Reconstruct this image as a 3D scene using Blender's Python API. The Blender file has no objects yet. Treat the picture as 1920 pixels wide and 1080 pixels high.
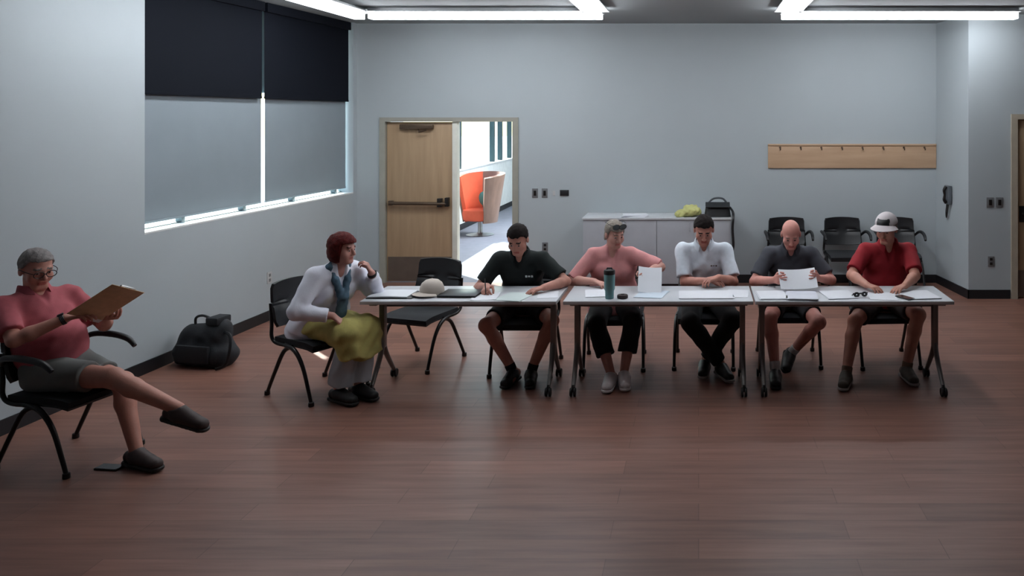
import bpy, bmesh, math, random
import numpy as np
from mathutils import Vector, Matrix
random.seed(7)
np.random.seed(7)
C = bpy.context.scene.collection
PI = math.pi
V = Vector
H_CEIL = 3.35
SKY_STRENGTH, SUN_ENERGY, EXPOSURE = 0.5, 14.0, 0.9

# ------------------------------------------------------------------ materials
def lin(c):
    return tuple(((v/255)/12.92 if v/255 <= 0.04045 else (((v/255)+0.055)/1.055)**2.4) for v in c)
_m = {}
def mat(name, rgb, rough=0.6, metal=0.0, var=0.0, vscale=8.0, bump=0.0, bscale=60.0, spec=0.5, sheen=0.0, stretch=None):
    if name in _m: return _m[name]
    m = bpy.data.materials.new(name); m.use_nodes = True
    nt = m.node_tree; b = nt.nodes['Principled BSDF']
    col = (*lin(rgb), 1)
    b.inputs['Base Color'].default_value = col
    b.inputs['Roughness'].default_value = rough
    b.inputs['Metallic'].default_value = metal
    b.inputs['Specular IOR Level'].default_value = spec
    if sheen: b.inputs['Sheen Weight'].default_value = sheen
    tc = nt.nodes.new('ShaderNodeTexCoord'); mp = nt.nodes.new('ShaderNodeMapping')
    nt.links.new(tc.outputs['Object'], mp.inputs['Vector'])
    if stretch: mp.inputs['Scale'].default_value = stretch
    if var == 0: var = 0.06
    n = nt.nodes.new('ShaderNodeTexNoise'); n.inputs['Scale'].default_value = vscale; n.inputs['Detail'].default_value = 4
    nt.links.new(mp.outputs['Vector'], n.inputs['Vector'])
    r = nt.nodes.new('ShaderNodeValToRGB')
    r.color_ramp.elements[0].position = 0.3; r.color_ramp.elements[1].position = 0.7
    r.color_ramp.elements[0].color = (*[c*(1-var) for c in col[:3]], 1)
    r.color_ramp.elements[1].color = (*[min(1, c*(1+var)) for c in col[:3]], 1)
    nt.links.new(n.outputs['Fac'], r.inputs['Fac']); nt.links.new(r.outputs['Color'], b.inputs['Base Color'])
    if bump:
        n2 = nt.nodes.new('ShaderNodeTexNoise'); n2.inputs['Scale'].default_value = bscale; n2.inputs['Detail'].default_value = 3
        nt.links.new(mp.outputs['Vector'], n2.inputs['Vector'])
        bp = nt.nodes.new('ShaderNodeBump'); bp.inputs['Strength'].default_value = bump; bp.inputs['Distance'].default_value = 0.01
        nt.links.new(n2.outputs['Fac'], bp.inputs['Height']); nt.links.new(bp.outputs['Normal'], b.inputs['Normal'])
    _m[name] = m
    return m

def mat_emit(name, rgb, strength):
    m = bpy.data.materials.new(name); m.use_nodes = True
    nt = m.node_tree; nt.nodes.clear()
    o = nt.nodes.new('ShaderNodeOutputMaterial'); e = nt.nodes.new('ShaderNodeEmission')
    e.inputs['Color'].default_value = (*lin(rgb), 1); e.inputs['Strength'].default_value = strength
    nt.links.new(e.outputs[0], o.inputs[0]); return m

def mat_glass(name):
    m = bpy.data.materials.new(name); m.use_nodes = True
    nt = m.node_tree; nt.nodes.clear()
    o = nt.nodes.new('ShaderNodeOutputMaterial'); t = nt.nodes.new('ShaderNodeBsdfTransparent'); g = nt.nodes.new('ShaderNodeBsdfGlossy')
    t.inputs['Color'].default_value = (0.86, 0.96, 0.97, 1); g.inputs['Roughness'].default_value = 0.02
    mx = nt.nodes.new('ShaderNodeMixShader'); mx.inputs[0].default_value = 0.05
    nt.links.new(t.outputs[0], mx.inputs[1]); nt.links.new(g.outputs[0], mx.inputs[2])
    nt.links.new(mx.outputs[0], o.inputs[0]); return m

def mat_wood(name, c1, c2, rough=0.45, scale=(1.2, 14, 14), seams=None):
    """long-grained wood; seams=(plank length, plank width) adds planks running along X"""
    m = bpy.data.materials.new(name); m.use_nodes = True
    nt = m.node_tree; b = nt.nodes['Principled BSDF']; b.inputs['Roughness'].default_value = rough
    b.inputs['Specular IOR Level'].default_value = 0.35
    tc = nt.nodes.new('ShaderNodeTexCoord'); mp = nt.nodes.new('ShaderNodeMapping'); mp.inputs['Scale'].default_value = scale
    nt.links.new(tc.outputs['Object'], mp.inputs['Vector'])
    n = nt.nodes.new('ShaderNodeTexNoise'); n.inputs['Scale'].default_value = 1.0; n.inputs['Detail'].default_value = 6; n.inputs['Roughness'].default_value = 0.6
    nt.links.new(mp.outputs[0], n.inputs['Vector'])
    r = nt.nodes.new('ShaderNodeValToRGB'); r.color_ramp.elements[0].position = 0.32; r.color_ramp.elements[1].position = 0.68
    r.color_ramp.elements[0].color = (*lin(c1), 1); r.color_ramp.elements[1].color = (*lin(c2), 1)
    nt.links.new(n.outputs['Fac'], r.inputs['Fac'])
    out = r.outputs['Color']
    if seams:
        bk = nt.nodes.new('ShaderNodeTexBrick'); bk.offset = 0.37
        bk.inputs['Color1'].default_value = (0.82, 0.82, 0.82, 1); bk.inputs['Color2'].default_value = (1.12, 1.1, 1.08, 1)
        bk.inputs['Mortar'].default_value = (0.6, 0.57, 0.55, 1); bk.inputs['Scale'].default_value = 1.0
        bk.inputs['Brick Width'].default_value = seams[0]; bk.inputs['Row Height'].default_value = seams[1]
        bk.inputs['Mortar Size'].default_value = 0.0025; bk.inputs['Mortar Smooth'].default_value = 0.5
        nt.links.new(tc.outputs['Object'], bk.inputs['Vector'])
        mx = nt.nodes.new('ShaderNodeMix'); mx.data_type = 'RGBA'; mx.blend_type = 'MULTIPLY'; mx.inputs['Factor'].default_value = 1.0
        nt.links.new(out, mx.inputs['A']); nt.links.new(bk.outputs['Color'], mx.inputs['B']); out = mx.outputs['Result']
    nt.links.new(out, b.inputs['Base Color']); return m

# ------------------------------------------------------------------ mesh helpers
def new_bm(): return bmesh.new()
def obj(name, bm, m, parent=None, smooth=True, loc=None):
    me = bpy.data.meshes.new(name)
    bmesh.ops.recalc_face_normals(bm, faces=bm.faces[:])
    bm.to_mesh(me); bm.free()
    for mm in (m if isinstance(m, list) else [m]): me.materials.append(mm)
    if smooth:
        for p in me.polygons: p.use_smooth = True
        try: me.set_sharp_from_angle(angle=math.radians(40))
        except Exception: pass
    o = bpy.data.objects.new(name, me); C.objects.link(o)
    if parent is not None: o.parent = parent
    if loc is not None: o.location = loc
    return o
def tag(o, label=None, cat=None, group=None, kind=None):
    if label: o['label'] = label
    if cat: o['category'] = cat
    if group: o['group'] = group
    if kind: o['kind'] = kind
    return o
def thing(name, label, cat, loc=(0, 0, 0), rotz=0.0, group=None):
    o = bpy.data.objects.new(name, None); C.objects.link(o); o.empty_display_size = 0.1
    o.location = loc; o.rotation_euler = (0, 0, rotz)
    return tag(o, label, cat, group)
def struct(name, bm, m, parent=None, smooth=False):
    o = obj(name, bm, m, parent, smooth)
    if parent is None: o['kind'] = 'structure'
    return o
def box(bm, lo, hi, fn=None, bev=0.0):
    b2 = bmesh.new()
    bmesh.ops.create_cube(b2, size=1.0)
    for v in b2.verts:
        v.co = V(((lo[i]+hi[i])/2 + v.co[i]*(hi[i]-lo[i])) for i in range(3))
    if bev: bmesh.ops.bevel(b2, geom=b2.edges[:], offset=bev, segments=2, affect='EDGES', profile=0.6)
    if fn:
        for v in b2.verts: v.co = V(fn(*v.co))
    me = bpy.data.meshes.new('t'); b2.to_mesh(me); b2.free(); bm.from_mesh(me); bpy.data.meshes.remove(me)
def obox(bm, c, size, rot, bev=0.0):
    """oriented box: rot is a 3x3 Matrix or z angle"""
    R = Matrix.Rotation(rot, 3, 'Z') if isinstance(rot, (int, float)) else rot
    h = [s/2 for s in size]
    box(bm, [-x for x in h], h, fn=lambda x, y, z: V(c) + R @ V((x, y, z)), bev=bev)
def smooth_path(pts, n=6):
    """Catmull-Rom through pts"""
    P = [V(p) for p in pts]; out = []
    for i in range(len(P)-1):
        p0 = P[max(i-1, 0)]; p1 = P[i]; p2 = P[i+1]; p3 = P[min(i+2, len(P)-1)]
        for j in range(n):
            t = j/n
            out.append(0.5*((2*p1) + (p2-p0)*t + (2*p0-5*p1+4*p2-p3)*t*t + (3*p1-p0-3*p2+p3)*t**3))
    out.append(P[-1]); return out
def tube(bm, pts, r, n=10, smooth=0, flat=1.0):
    P = smooth_path(pts, smooth) if smooth else [V(p) for p in pts]
    rr = r if isinstance(r, (list, tuple)) else None
    rings = []; N = None
    for i, p in enumerate(P):
        t = (P[min(i+1, len(P)-1)]-P[max(i-1, 0)]).normalized()
        if N is None:
            N = t.orthogonal().normalized() if abs(t.x) > 0.9 else (V((1, 0, 0)) - t*t.x).normalized()
        else: N = (N - t*N.dot(t)).normalized()
        B = t.cross(N)
        if rr: f = i/(len(P)-1)*(len(rr)-1); a = int(min(f, len(rr)-2)); q = rr[a]+(rr[a+1]-rr[a])*(f-a)
        else: q = r
        rings.append([bm.verts.new(p + (N*math.cos(2*PI*k/n) + B*math.sin(2*PI*k/n)*flat)*q) for k in range(n)])
    for a, b in zip(rings, rings[1:]):
        for k in range(n): bm.faces.new((a[k], a[(k+1) % n], b[(k+1) % n], b[k]))
    bm.faces.new(rings[0][::-1]); bm.faces.new(rings[-1])
def lathe(bm, prof, n=24, c=(0, 0, 0), R=None):
    rings = []
    for (r, z) in prof:
        rings.append([bm.verts.new(V(c) + ((R @ V((r*math.cos(2*PI*k/n), r*math.sin(2*PI*k/n), z))) if R else V((r*math.cos(2*PI*k/n), r*math.sin(2*PI*k/n), z)))) for k in range(n)])
    for a, b in zip(rings, rings[1:]):
        for k in range(n): bm.faces.new((a[k], a[(k+1) % n], b[(k+1) % n], b[k]))
    bm.faces.new(rings[0][::-1]); bm.faces.new(rings[-1])
def sheet(bm, fn, nu, nv, th):
    """fn(u,v) -> point, thickened along the normal by th"""
    e = 1e-3
    def nrm(u, v):
        a = V(fn(min(u+e, 1), v))-V(fn(max(u-e, 0), v)); b = V(fn(u, min(v+e, 1)))-V(fn(u, max(v-e, 0)))
        return a.cross(b).normalized()
    G = [[], []]
    for i in range(nu+1):
        r0 = []; r1 = []
        for j in range(nv+1):
            u, v = i/nu, j/nv; p = V(fn(u, v)); n = nrm(u, v)
            r0.append(bm.verts.new(p - n*th/2)); r1.append(bm.verts.new(p + n*th/2))
        G[0].append(r0); G[1].append(r1)
    for i in range(nu):
        for j in range(nv):
            bm.faces.new((G[1][i][j], G[1][i+1][j], G[1][i+1][j+1], G[1][i][j+1]))
            bm.faces.new((G[0][i][j+1], G[0][i+1][j+1], G[0][i+1][j], G[0][i][j]))
    for i in range(nu):
        bm.faces.new((G[0][i][0], G[0][i+1][0], G[1][i+1][0], G[1][i][0]))
        bm.faces.new((G[1][i][nv], G[1][i+1][nv], G[0][i+1][nv], G[0][i][nv]))
    for j in range(nv):
        bm.faces.new((G[1][0][j], G[1][0][j+1], G[0][0][j+1], G[0][0][j]))
        bm.faces.new((G[0][nu][j], G[0][nu][j+1], G[1][nu][j+1], G[1][nu][j]))
def dup(root, loc, rotz, label, group=None):
    r = root.copy(); C.objects.link(r); r.location = loc; r.rotation_euler = (0, 0, rotz)
    r['label'] = label
    if group: r['group'] = group
    for ch in list(root.children):
        c = ch.copy(); C.objects.link(c); c.parent = r
        for g in list(ch.children):
            d = g.copy(); C.objects.link(d); d.parent = c
    return r

# ------------------------------------------------------------------ implicit surfaces (figures, soft goods)
def A(v): return np.array(v, dtype=np.float64)
def unit(v):
    v = A(v); return v/(np.linalg.norm(v)+1e-12)
class SDF:
    def __init__(s, lo, hi, h):
        s.lo = A(lo); s.h = h; s.n = np.ceil((A(hi)-s.lo)/h).astype(int)+1
        s.F = np.full(tuple(s.n), 1.0, np.float32)
    def block(s, lo, hi):
        i0 = np.clip(np.floor((A(lo)-s.lo)/s.h).astype(int), 0, s.n-1); i1 = np.clip(np.ceil((A(hi)-s.lo)/s.h).astype(int)+1, 1, s.n)
        sl = tuple(slice(a, b) for a, b in zip(i0, i1))
        g = [s.lo[k]+np.arange(i0[k], i1[k])*s.h for k in range(3)]
        return sl, g[0][:, None, None], g[1][None, :, None], g[2][None, None, :]
    def put(s, sl, d, k, op='u'):
        F = s.F[sl]
        if op == 'u':
            if k > 0:
                h = np.clip(0.5+0.5*(F-d)/k, 0, 1); s.F[sl] = F*(1-h)+d*h-k*h*(1-h)
            else: s.F[sl] = np.minimum(F, d)
        else:
            if k > 0:
                h = np.clip(0.5-0.5*(F+d)/k, 0, 1); s.F[sl] = F*(1-h)-d*h+k*h*(1-h)
            else: s.F[sl] = np.maximum(F, -d)
    def cap(s, a, b, ra, rb, k=0.02, ax=None, st=1.0, flat_a=False, flat_b=False, op='u'):
        a = A(a); b = A(b); R = max(ra, rb)*max(st, 1)+max(k, 0.01)*1.2+2*s.h
        sl, X, Y, Z = s.block(np.minimum(a, b)-R, np.maximum(a, b)+R)
        q = [X-a[0], Y-a[1], Z-a[2]]; ba = b-a
        fl = []
        L = np.linalg.norm(ba)+1e-9; u = ba/L
        if flat_a or flat_b: al = q[0]*u[0]+q[1]*u[1]+q[2]*u[2]
        if ax is not None:
            ax = unit(ax); w = (1-1/st); pr = q[0]*ax[0]+q[1]*ax[1]+q[2]*ax[2]
            q = [q[i]-ax[i]*pr*w for i in range(3)]; ba = ba-ax*np.dot(ba, ax)*w
        bb = np.dot(ba, ba)+1e-12
        t = np.clip((q[0]*ba[0]+q[1]*ba[1]+q[2]*ba[2])/bb, 0, 1)
        d = np.sqrt((q[0]-ba[0]*t)**2+(q[1]-ba[1]*t)**2+(q[2]-ba[2]*t)**2)-(ra+(rb-ra)*t)
        if flat_b: d = np.maximum(d, al-L)
        if flat_a: d = np.maximum(d, -al)
        s.put(sl, d, k, op)
    def ell(s, c, axes, r, k=0.02, op='u', fn=None):
        """axes: rows are unit axes; fn(d,x,y,z) edits the distance in local coordinates"""
        c = A(c); R = max(r)+max(k, 0.01)*1.2+2*s.h
        sl, X, Y, Z = s.block(c-R, c+R)
        q = [X-c[0], Y-c[1], Z-c[2]]
        l = [sum(q[i]*axes[j][i] for i in range(3)) for j in range(3)]
        k0 = np.sqrt(sum((l[j]/r[j])**2 for j in range(3)))+1e-9; k1 = np.sqrt(sum((l[j]/r[j]**2)**2 for j in range(3)))+1e-9
        d = k0*(k0-1)/k1
        if fn: d = fn(d, *l)
        s.put(sl, d, k, op)
    def wrinkle(s, amp, sc, seed=0.0):
        X = (s.lo[0]+np.arange(s.n[0])*s.h)[:, None, None]; Y = (s.lo[1]+np.arange(s.n[1])*s.h)[None, :, None]; Z = (s.lo[2]+np.arange(s.n[2])*s.h)[None, None, :]
        w = np.sin(X*sc+2.1*np.sin(Z*sc*0.6+seed)+seed)*np.sin(Z*sc*0.8+1.7*np.sin(Y*sc*0.7+X*sc*.4)+seed*2)+0.6*np.sin((X+Y-Z)*sc*1.5+seed*3)
        s.F += (amp*w).astype(np.float32)
    def cutfn(s, lo, hi, fn):
        sl, X, Y, Z = s.block(lo, hi); s.F[sl] = np.maximum(s.F[sl], fn(X, Y, Z))
    def mesh(s):
        F = s.F; ins = F < 0
        ins[0] = ins[-1] = False; ins[:, 0] = ins[:, -1] = False; ins[:, :, 0] = ins[:, :, -1] = False
        nx, ny, nz = F.shape
        cnt = np.zeros((nx-1, ny-1, nz-1), np.int8)
        for i in (0, 1):
            for j in (0, 1):
                for k in (0, 1): cnt += ins[i:nx-1+i, j:ny-1+j, k:nz-1+k]
        act = (cnt > 0) & (cnt < 8)
        idx = np.argwhere(act); n = len(idx)
        vid = np.full(act.shape, -1, np.int32); vid[act] = np.arange(n)
        co = [(i, j, k) for i in (0, 1) for j in (0, 1) for k in (0, 1)]
        val = np.stack([F[idx[:, 0]+c[0], idx[:, 1]+c[1], idx[:, 2]+c[2]] for c in co], 1).astype(np.float64)
        sg = np.stack([ins[idx[:, 0]+c[0], idx[:, 1]+c[1], idx[:, 2]+c[2]] for c in co], 1)
        acc = np.zeros((n, 3)); num = np.zeros(n)
        for a in range(8):
            for b in range(a+1, 8):
                if sum(abs(co[a][q]-co[b][q]) for q in range(3)) != 1: continue
                m = sg[:, a] != sg[:, b]
                t = np.clip(val[m, a]/(val[m, a]-val[m, b]+1e-12), 0.02, 0.98)[:, None]
                acc[m] += A(co[a])*(1-t)+A(co[b])*t; num[m] += 1
        verts = s.lo+(idx+acc/num[:, None])*s.h
        faces = []
        for ax in range(3):
            o1, o2 = [(1, 2), (2, 0), (0, 1)][ax]
            a = np.take(ins, range(0, F.shape[ax]-1), ax); b = np.take(ins, range(1, F.shape[ax]), ax)
            e = np.argwhere(a != b)
            if not len(e): continue
            e = e[(e[:, o1] > 0) & (e[:, o2] > 0) & (e[:, o1] < F.shape[o1]-1) & (e[:, o2] < F.shape[o2]-1)]
            d1 = np.zeros(3, int); d1[o1] = 1; d2 = np.zeros(3, int); d2[o2] = 1
            q = [vid[tuple((e-d1-d2).T)], vid[tuple((e-d2).T)], vid[tuple(e.T)], vid[tuple((e-d1).T)]]
            fl = a[tuple(e.T)]
            f = np.stack(q, 1); f[~fl] = f[~fl][:, ::-1]; faces.append(f)
        faces = np.concatenate(faces); faces = faces[(faces >= 0).all(1)]
        return verts, faces
def sdf_obj(name, sd, m, base, parent=None, relax=1, paint=None):
    v, f = sd.mesh()
    if relax:
        e = np.concatenate([f[:, [0, 1]], f[:, [1, 2]], f[:, [2, 3]], f[:, [3, 0]]])
        for _ in range(relax):
            acc = np.zeros_like(v); num = np.zeros(len(v))
            np.add.at(acc, e[:, 0], v[e[:, 1]]); np.add.at(num, e[:, 0], 1)
            np.add.at(acc, e[:, 1], v[e[:, 0]]); np.add.at(num, e[:, 1], 1)
            v = v*0.6+0.4*acc/np.maximum(num, 1)[:, None]
    me = bpy.data.meshes.new(name)
    me.from_pydata((v-A(base)).tolist(), [], f.tolist()); me.update()
    for mm in (m if isinstance(m, list) else [m]): me.materials.append(mm)
    me.polygons.foreach_set('use_smooth', np.ones(len(f), bool))
    if paint is not None:
        cen = v[f].mean(1); mi = paint(cen).astype(np.int32); me.polygons.foreach_set('material_index', mi)
    o = bpy.data.objects.new(name, me); C.objects.link(o)
    if parent is None: o.location = base
    else: o.parent = parent
    return o

def ik(a, t, l1, l2, pole):
    a = A(a); t = A(t); d = t-a; L = np.linalg.norm(d); u = d/L
    if L > (l1+l2)*0.985:
        sc = L/((l1+l2)*0.985); l1 *= sc; l2 *= sc     # a little longer limb rather than a missed contact
    x = (L*L+l1*l1-l2*l2)/(2*L); y = math.sqrt(max(l1*l1-x*x, 0))
    p = A(pole)-u*np.dot(pole, u); p = unit(p)
    return a+u*x+p*y

def hand_prims(s, w, d, n, side, sc=1.0, curl=0.5, spread=0.05, grip=False):
    """w wrist, d pointing direction, n palm normal (the way the palm faces), side = +1 right hand, -1 left"""
    w = A(w); d = unit(d); n = A(n)-d*np.dot(n, d); n = unit(n)
    lat = np.cross(d, n)*side      # towards the thumb
    Lf = [0.072, 0.080, 0.074, 0.058]; kn = [0.030, 0.010, -0.011, -0.030]; kl = [0.088, 0.092, 0.087, 0.079]
    for i in range(4):
        k0 = w+lat*kn[i]*0.45*sc; k1 = w+d*kl[i]*sc+lat*kn[i]*sc
        s.cap(k0, k1, 0.0135*sc, 0.0115*sc, 0.012)
        ang = 0.15; p = k1; segs = [0.45, 0.31, 0.24]; r = [0.0098, 0.0088, 0.008, 0.0072]
        dirl = unit(d+lat*spread*(1.5-i))
        for j in range(3):
            ang += curl*(0.55 if j == 0 else 0.8)+0.04*i*curl
            q = p+(dirl*math.cos(ang)+n*math.sin(ang))*Lf[i]*segs[j]*sc
            s.cap(p, q, r[j]*sc, r[j+1]*sc, 0.003); p = q
    t0 = w+d*0.022*sc+lat*0.022*sc+n*0.006*sc
    t1 = t0+unit(d*0.65+lat*0.7+n*0.3)*0.042*sc
    t2 = t1+unit(d*0.9+lat*(0.25-0.4*curl)+n*0.4*(1+curl))*0.033*sc
    t3 = t2+unit(d*0.95+lat*(0.05-0.5*curl)+n*0.4*(1+curl))*0.026*sc
    s.cap(t0, t1, 0.016*sc, 0.0125*sc, 0.01); s.cap(t1, t2, 0.0118*sc, 0.0102*sc, 0.004); s.cap(t2, t3, 0.0102*sc, 0.008*sc, 0.003)

def person(label, base, rot, skin, S=1.0, girth=1.0, belly=0.0, lean=0.1, side=0.0, twist=0.0, hip_z=0.535, yaw=0.0, pitch=0.3, roll=0.0,
           handR=None, handL=None, dirR=None, dirL=None, palmR=(0, 0, -1), palmL=(0, 0, -1), curl=(0.5, 0.5), poleR=None, poleL=None,
           footR=None, footL=None, fdirR=None, fdirL=None, kneeR=None, kneeL=None, female=False,
           shirt=None, sleeve=0.62, pants=None, hem=0.8, shoe=None, sole=None, sock=None, sock_h=0.10, hair=None, hairstyle='short', brow=(70, 55, 45), collar=True,
           neck_open=0.03, hip_fwd=0.0, drape=0.0, shoe_len=0.29):
    cs, sn = math.cos(rot), math.sin(rot)
    f = A((-sn, cs, 0)); r = A((cs, sn, 0)); z = A((0, 0, 1))
    H = A((base[0], base[1], hip_z)); B = A((base[0], base[1], 0))
    sp = unit(f*math.sin(lean)+z*math.cos(lean)+r*side); l2 = lean+0.18
    sp2 = unit(f*math.sin(l2)+z*math.cos(l2)+r*side)
    rs = unit(r*math.cos(twist)+f*math.sin(twist)); hw = (0.165 if female else 0.182)*S
    waist = H+sp*0.17*S; chest = waist+sp*0.17*S; nb = chest+sp2*0.165*S; shc = chest+sp2*0.105*S
    sR = shc+rs*hw; sL = shc-rs*hw
    back = unit(np.cross(rs, sp2))           # forward of the chest
    if np.dot(back, f) < 0: back = -back
    # head frame
    hy = unit(f*math.cos(yaw)+r*math.sin(yaw)); hf = unit(hy*math.cos(pitch)-z*math.sin(pitch)); hr = unit(np.cross(hf, z))
    hu = np.cross(hr, hf)
    if roll: hr, hu = hr*math.cos(roll)+hu*math.sin(roll), hu*math.cos(roll)-hr*math.sin(roll)
    nd = unit(z*0.85+sp2*0.35+hy*0.18)
    hc = nb+nd*0.105*S+hu*0.045*S+hf*0.012
    hd = [hr, hf, hu]; hs = S*(0.95 if female else 1.0)
    def hp(x, y, zz): return hc+(hr*x+hf*y+hu*zz)*hs
    # limbs
    ua, fa = 0.285*S, 0.255*S
    pR = poleR if poleR is not None else (r*0.9-f*0.35-z*0.5); pL = poleL if poleL is not None else (-r*0.9-f*0.35-z*0.5)
    eR = ik(sR, handR, ua, fa, pR); eL = ik(sL, handL, ua, fa, pL)
    hipR = H+r*0.09*S; hipL = H-r*0.09*S
    aR = A(footR); aL = A(footL)
    kR = ik(hipR, aR, 0.435*S, 0.425*S, kneeR if kneeR is not None else f+z*0.7+r*0.1)
    kL = ik(hipL, aL, 0.435*S, 0.425*S, kneeL if kneeL is not None else f+z*0.7-r*0.1)
    fdR = unit(fdirR) if fdirR is not None else unit(f+r*0.15); fdL = unit(fdirL) if fdirL is not None else unit(f-r*0.15)
    pts = np.array([H, waist, chest, nb, hc, sR, sL, eR, eL, A(handR), A(handL), hipR, hipL, kR, kL, aR, aL, aR+fdR*.2, aL+fdL*.2])
    lo = pts.min(0)-0.24; hi = pts.max(0)+0.24; lo[2] = max(lo[2], -0.03)
    g = girth
    # ---- body
    s = SDF(lo, hi, 0.0062)
    s.cap(H-r*0.05+z*.0, H+r*0.05, 0.105*g, 0.105*g, 0.03)
    s.cap(H, waist, 0.105*g, 0.098*g, 0.04, rs, 1.3); s.cap(waist, chest, 0.098*g, 0.108*g, 0.04, rs, 1.32); s.cap(chest, shc, 0.108*g, 0.07, 0.04, rs, 1.4)
    s.cap(sR-rs*0.01, sL+rs*0.01, 0.05, 0.05, 0.04)
    s.cap(nb-sp2*0.02, hp(0, -0.012, -0.06), 0.058*S, 0.052*S, 0.03)
    for sh, el, ha in ((sR, eR, A(handR)), (sL, eL, A(handL))):
        s.cap(sh, sh+(el-sh)*0.25, 0.056*S, 0.05*S, 0.03); s.cap(sh+(el-sh)*0.2, el, 0.049*S, 0.039*S, 0.02)
        m = el+(ha-el)*0.3
        s.cap(el, m, 0.04*S, 0.042*S, 0.015); s.cap(m, ha, 0.042*S, 0.027*S, 0.015)
    for hip, kn, an, fd in ((hipR, kR, aR, fdR), (hipL, kL, aL, fdL)):
        s.cap(hip, kn, 0.083*g, 0.057*S, 0.03); s.cap(kn, kn, 0.057*S, 0.057*S, 0.02)
        u = unit(an-kn); bk = -(f-u*np.dot(f, u))
        c = kn+(an-kn)*0.3+bk*0.012
        s.cap(kn, c, 0.053*S, 0.055*S, 0.02); s.cap(c, an, 0.055*S, 0.035*S, 0.02)
        dn = unit(np.cross(np.cross(fd, u), fd)); heel = an+dn*0.03-fd*0.035
        s.cap(heel, an+fd*0.11+dn*0.056, 0.034, 0.022, 0.015)
    # hands
    dR = unit(A(dirR)) if dirR is not None else unit(A(handR)-eR); dL = unit(A(dirL)) if dirL is not None else unit(A(handL)-eL)
    hsc = S*(0.93 if female else 1.0)
    hand_prims(s, handR, dR, palmR, +1, hsc, curl[0]); hand_prims(s, handL, dL, palmL, -1, hsc, curl[1])
    # head
    s.ell(hp(0, -0.014, 0.035), hd, (0.076*hs, 0.095*hs, 0.084*hs), 0.02)
    s.ell(hp(0, 0.022, -0.035), hd, (0.06*hs, 0.068*hs, 0.083*hs), 0.03)
    s.cap(hp(-0.02, 0.066, -0.094), hp(0.02, 0.066, -0.094), 0.021*hs, 0.021*hs, 0.025)
    s.cap(hp(-0.035, 0.078, 0.024), hp(0.035, 0.078, 0.024), 0.012, 0.012, 0.015)
    for q in (-1, 1):
        s.ell(hp(q*0.043, 0.055, -0.03), hd, (0.026, 0.026, 0.03), 0.02)
        s.ell(hp(q*0.031, 0.099, 0.005), hd, (0.018, 0.017, 0.012), 0.01, op='s')
        s.ell(hp(q*0.031, 0.0745, 0.005), hd, (0.0135, 0.0135, 0.0135), 0.002)
        s.ell(hp(q*0.078, -0.008, -0.005), hd, (0.011, 0.022, 0.033), 0.006)
        s.ell(hp(q*0.012, 0.094, -0.034), hd, (0.0095, 0.011, 0.008), 0.006)
    s.cap(hp(0, 0.086, 0.018), hp(0, 0.110, -0.026), 0.008*hs, 0.0125*hs, 0.012)
    s.cap(hp(-0.017, 0.082, -0.057), hp(0.017, 0.082, -0.057), 0.0075, 0.0075, 0.006)
    s.cap(hp(-0.015, 0.081, -0.069), hp(0.015, 0.081, -0.069), 0.008, 0.008, 0.006)
    s.cap(hp(-0.024, 0.094, -0.063), hp(0.024, 0.094, -0.063), 0.0035, 0.0035, 0.003, op='s')
    tag_ = label.split()[0]+str(int(base[0]*100))
    sk = mat('skin_'+tag_, skin, 0.55, var=0.08, vscale=14, bump=0.08, bscale=120)
    lip = mat('lip_'+tag_, tuple(int(c*k) for c, k in zip(skin, (0.88, 0.66, 0.66))), 0.5)
    eye = mat('eye_dark', (42, 36, 34), 0.25); eyew = mat('eye_white', (170, 160, 155), 0.3); browm = mat('brow_'+tag_, brow, 0.8)
    def paint(c):
        q = c-hc; L = np.stack([q@hr, q@hf, q@hu], 1)/hs; mi = np.zeros(len(c), np.int32)
        ax = np.abs(L[:, 0])
        mi[(ax < 0.024) & (L[:, 1] > 0.074) & (L[:, 2] < -0.052) & (L[:, 2] > -0.075)] = 1
        mi[(ax > 0.020) & (ax < 0.042) & (L[:, 1] > 0.072) & (np.abs(L[:, 2]-0.002) < 0.0048)] = 3
        mi[(np.abs(ax-0.031) < 0.0065) & (L[:, 1] > 0.074) & (np.abs(L[:, 2]-0.002) < 0.0055)] = 2
        mi[(ax > 0.014) & (ax < 0.05) & (L[:, 1] > 0.065) & (np.abs(L[:, 2]-0.029+0.1*(ax-.03)) < 0.0055)] = 4
        return mi
    body = sdf_obj('person', s, [sk, lip, eye, eyew, browm], B, None, 1, paint)
    tag(body, label, 'person')
    # ---- shirt
    lo2 = pts.min(0)-0.24; lo2[2] = max(lo2[2], 0.3)
    s = SDF(lo2, hi, 0.008); gg = g
    lowc = H+z*0.0-sp*0.03
    s.cap(lowc, waist, (0.128+drape*.02)*gg, 0.120*gg, 0.05, rs, 1.32, flat_a=True)
    s.cap(waist, chest, 0.120*gg, 0.124*gg, 0.05, rs, 1.34); s.cap(chest, shc, 0.124*gg, 0.082, 0.05, rs, 1.45)
    if drape: s.cap(H+sp*0.10, H-f*0.03-sp*0.10, 0.15*gg, 0.185*gg, 0.05, r, 1.15, flat_b=True)
    if belly: s.ell(waist+back*0.055-sp*0.02, [rs, back, sp], (0.15*gg, 0.10*gg+belly, 0.15), 0.06)
    if female: 
        for q in (-1, 1): s.ell(chest-sp*0.015+back*0.085+rs*q*0.075, [rs, back, sp], (0.075, 0.065, 0.08), 0.04)
    s.cap(sR-rs*0.01, sL+rs*0.01, 0.066*S, 0.066*S, 0.05)
    s.cap(shc, nb+sp2*0.0, 0.085, 0.066, 0.04)
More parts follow.
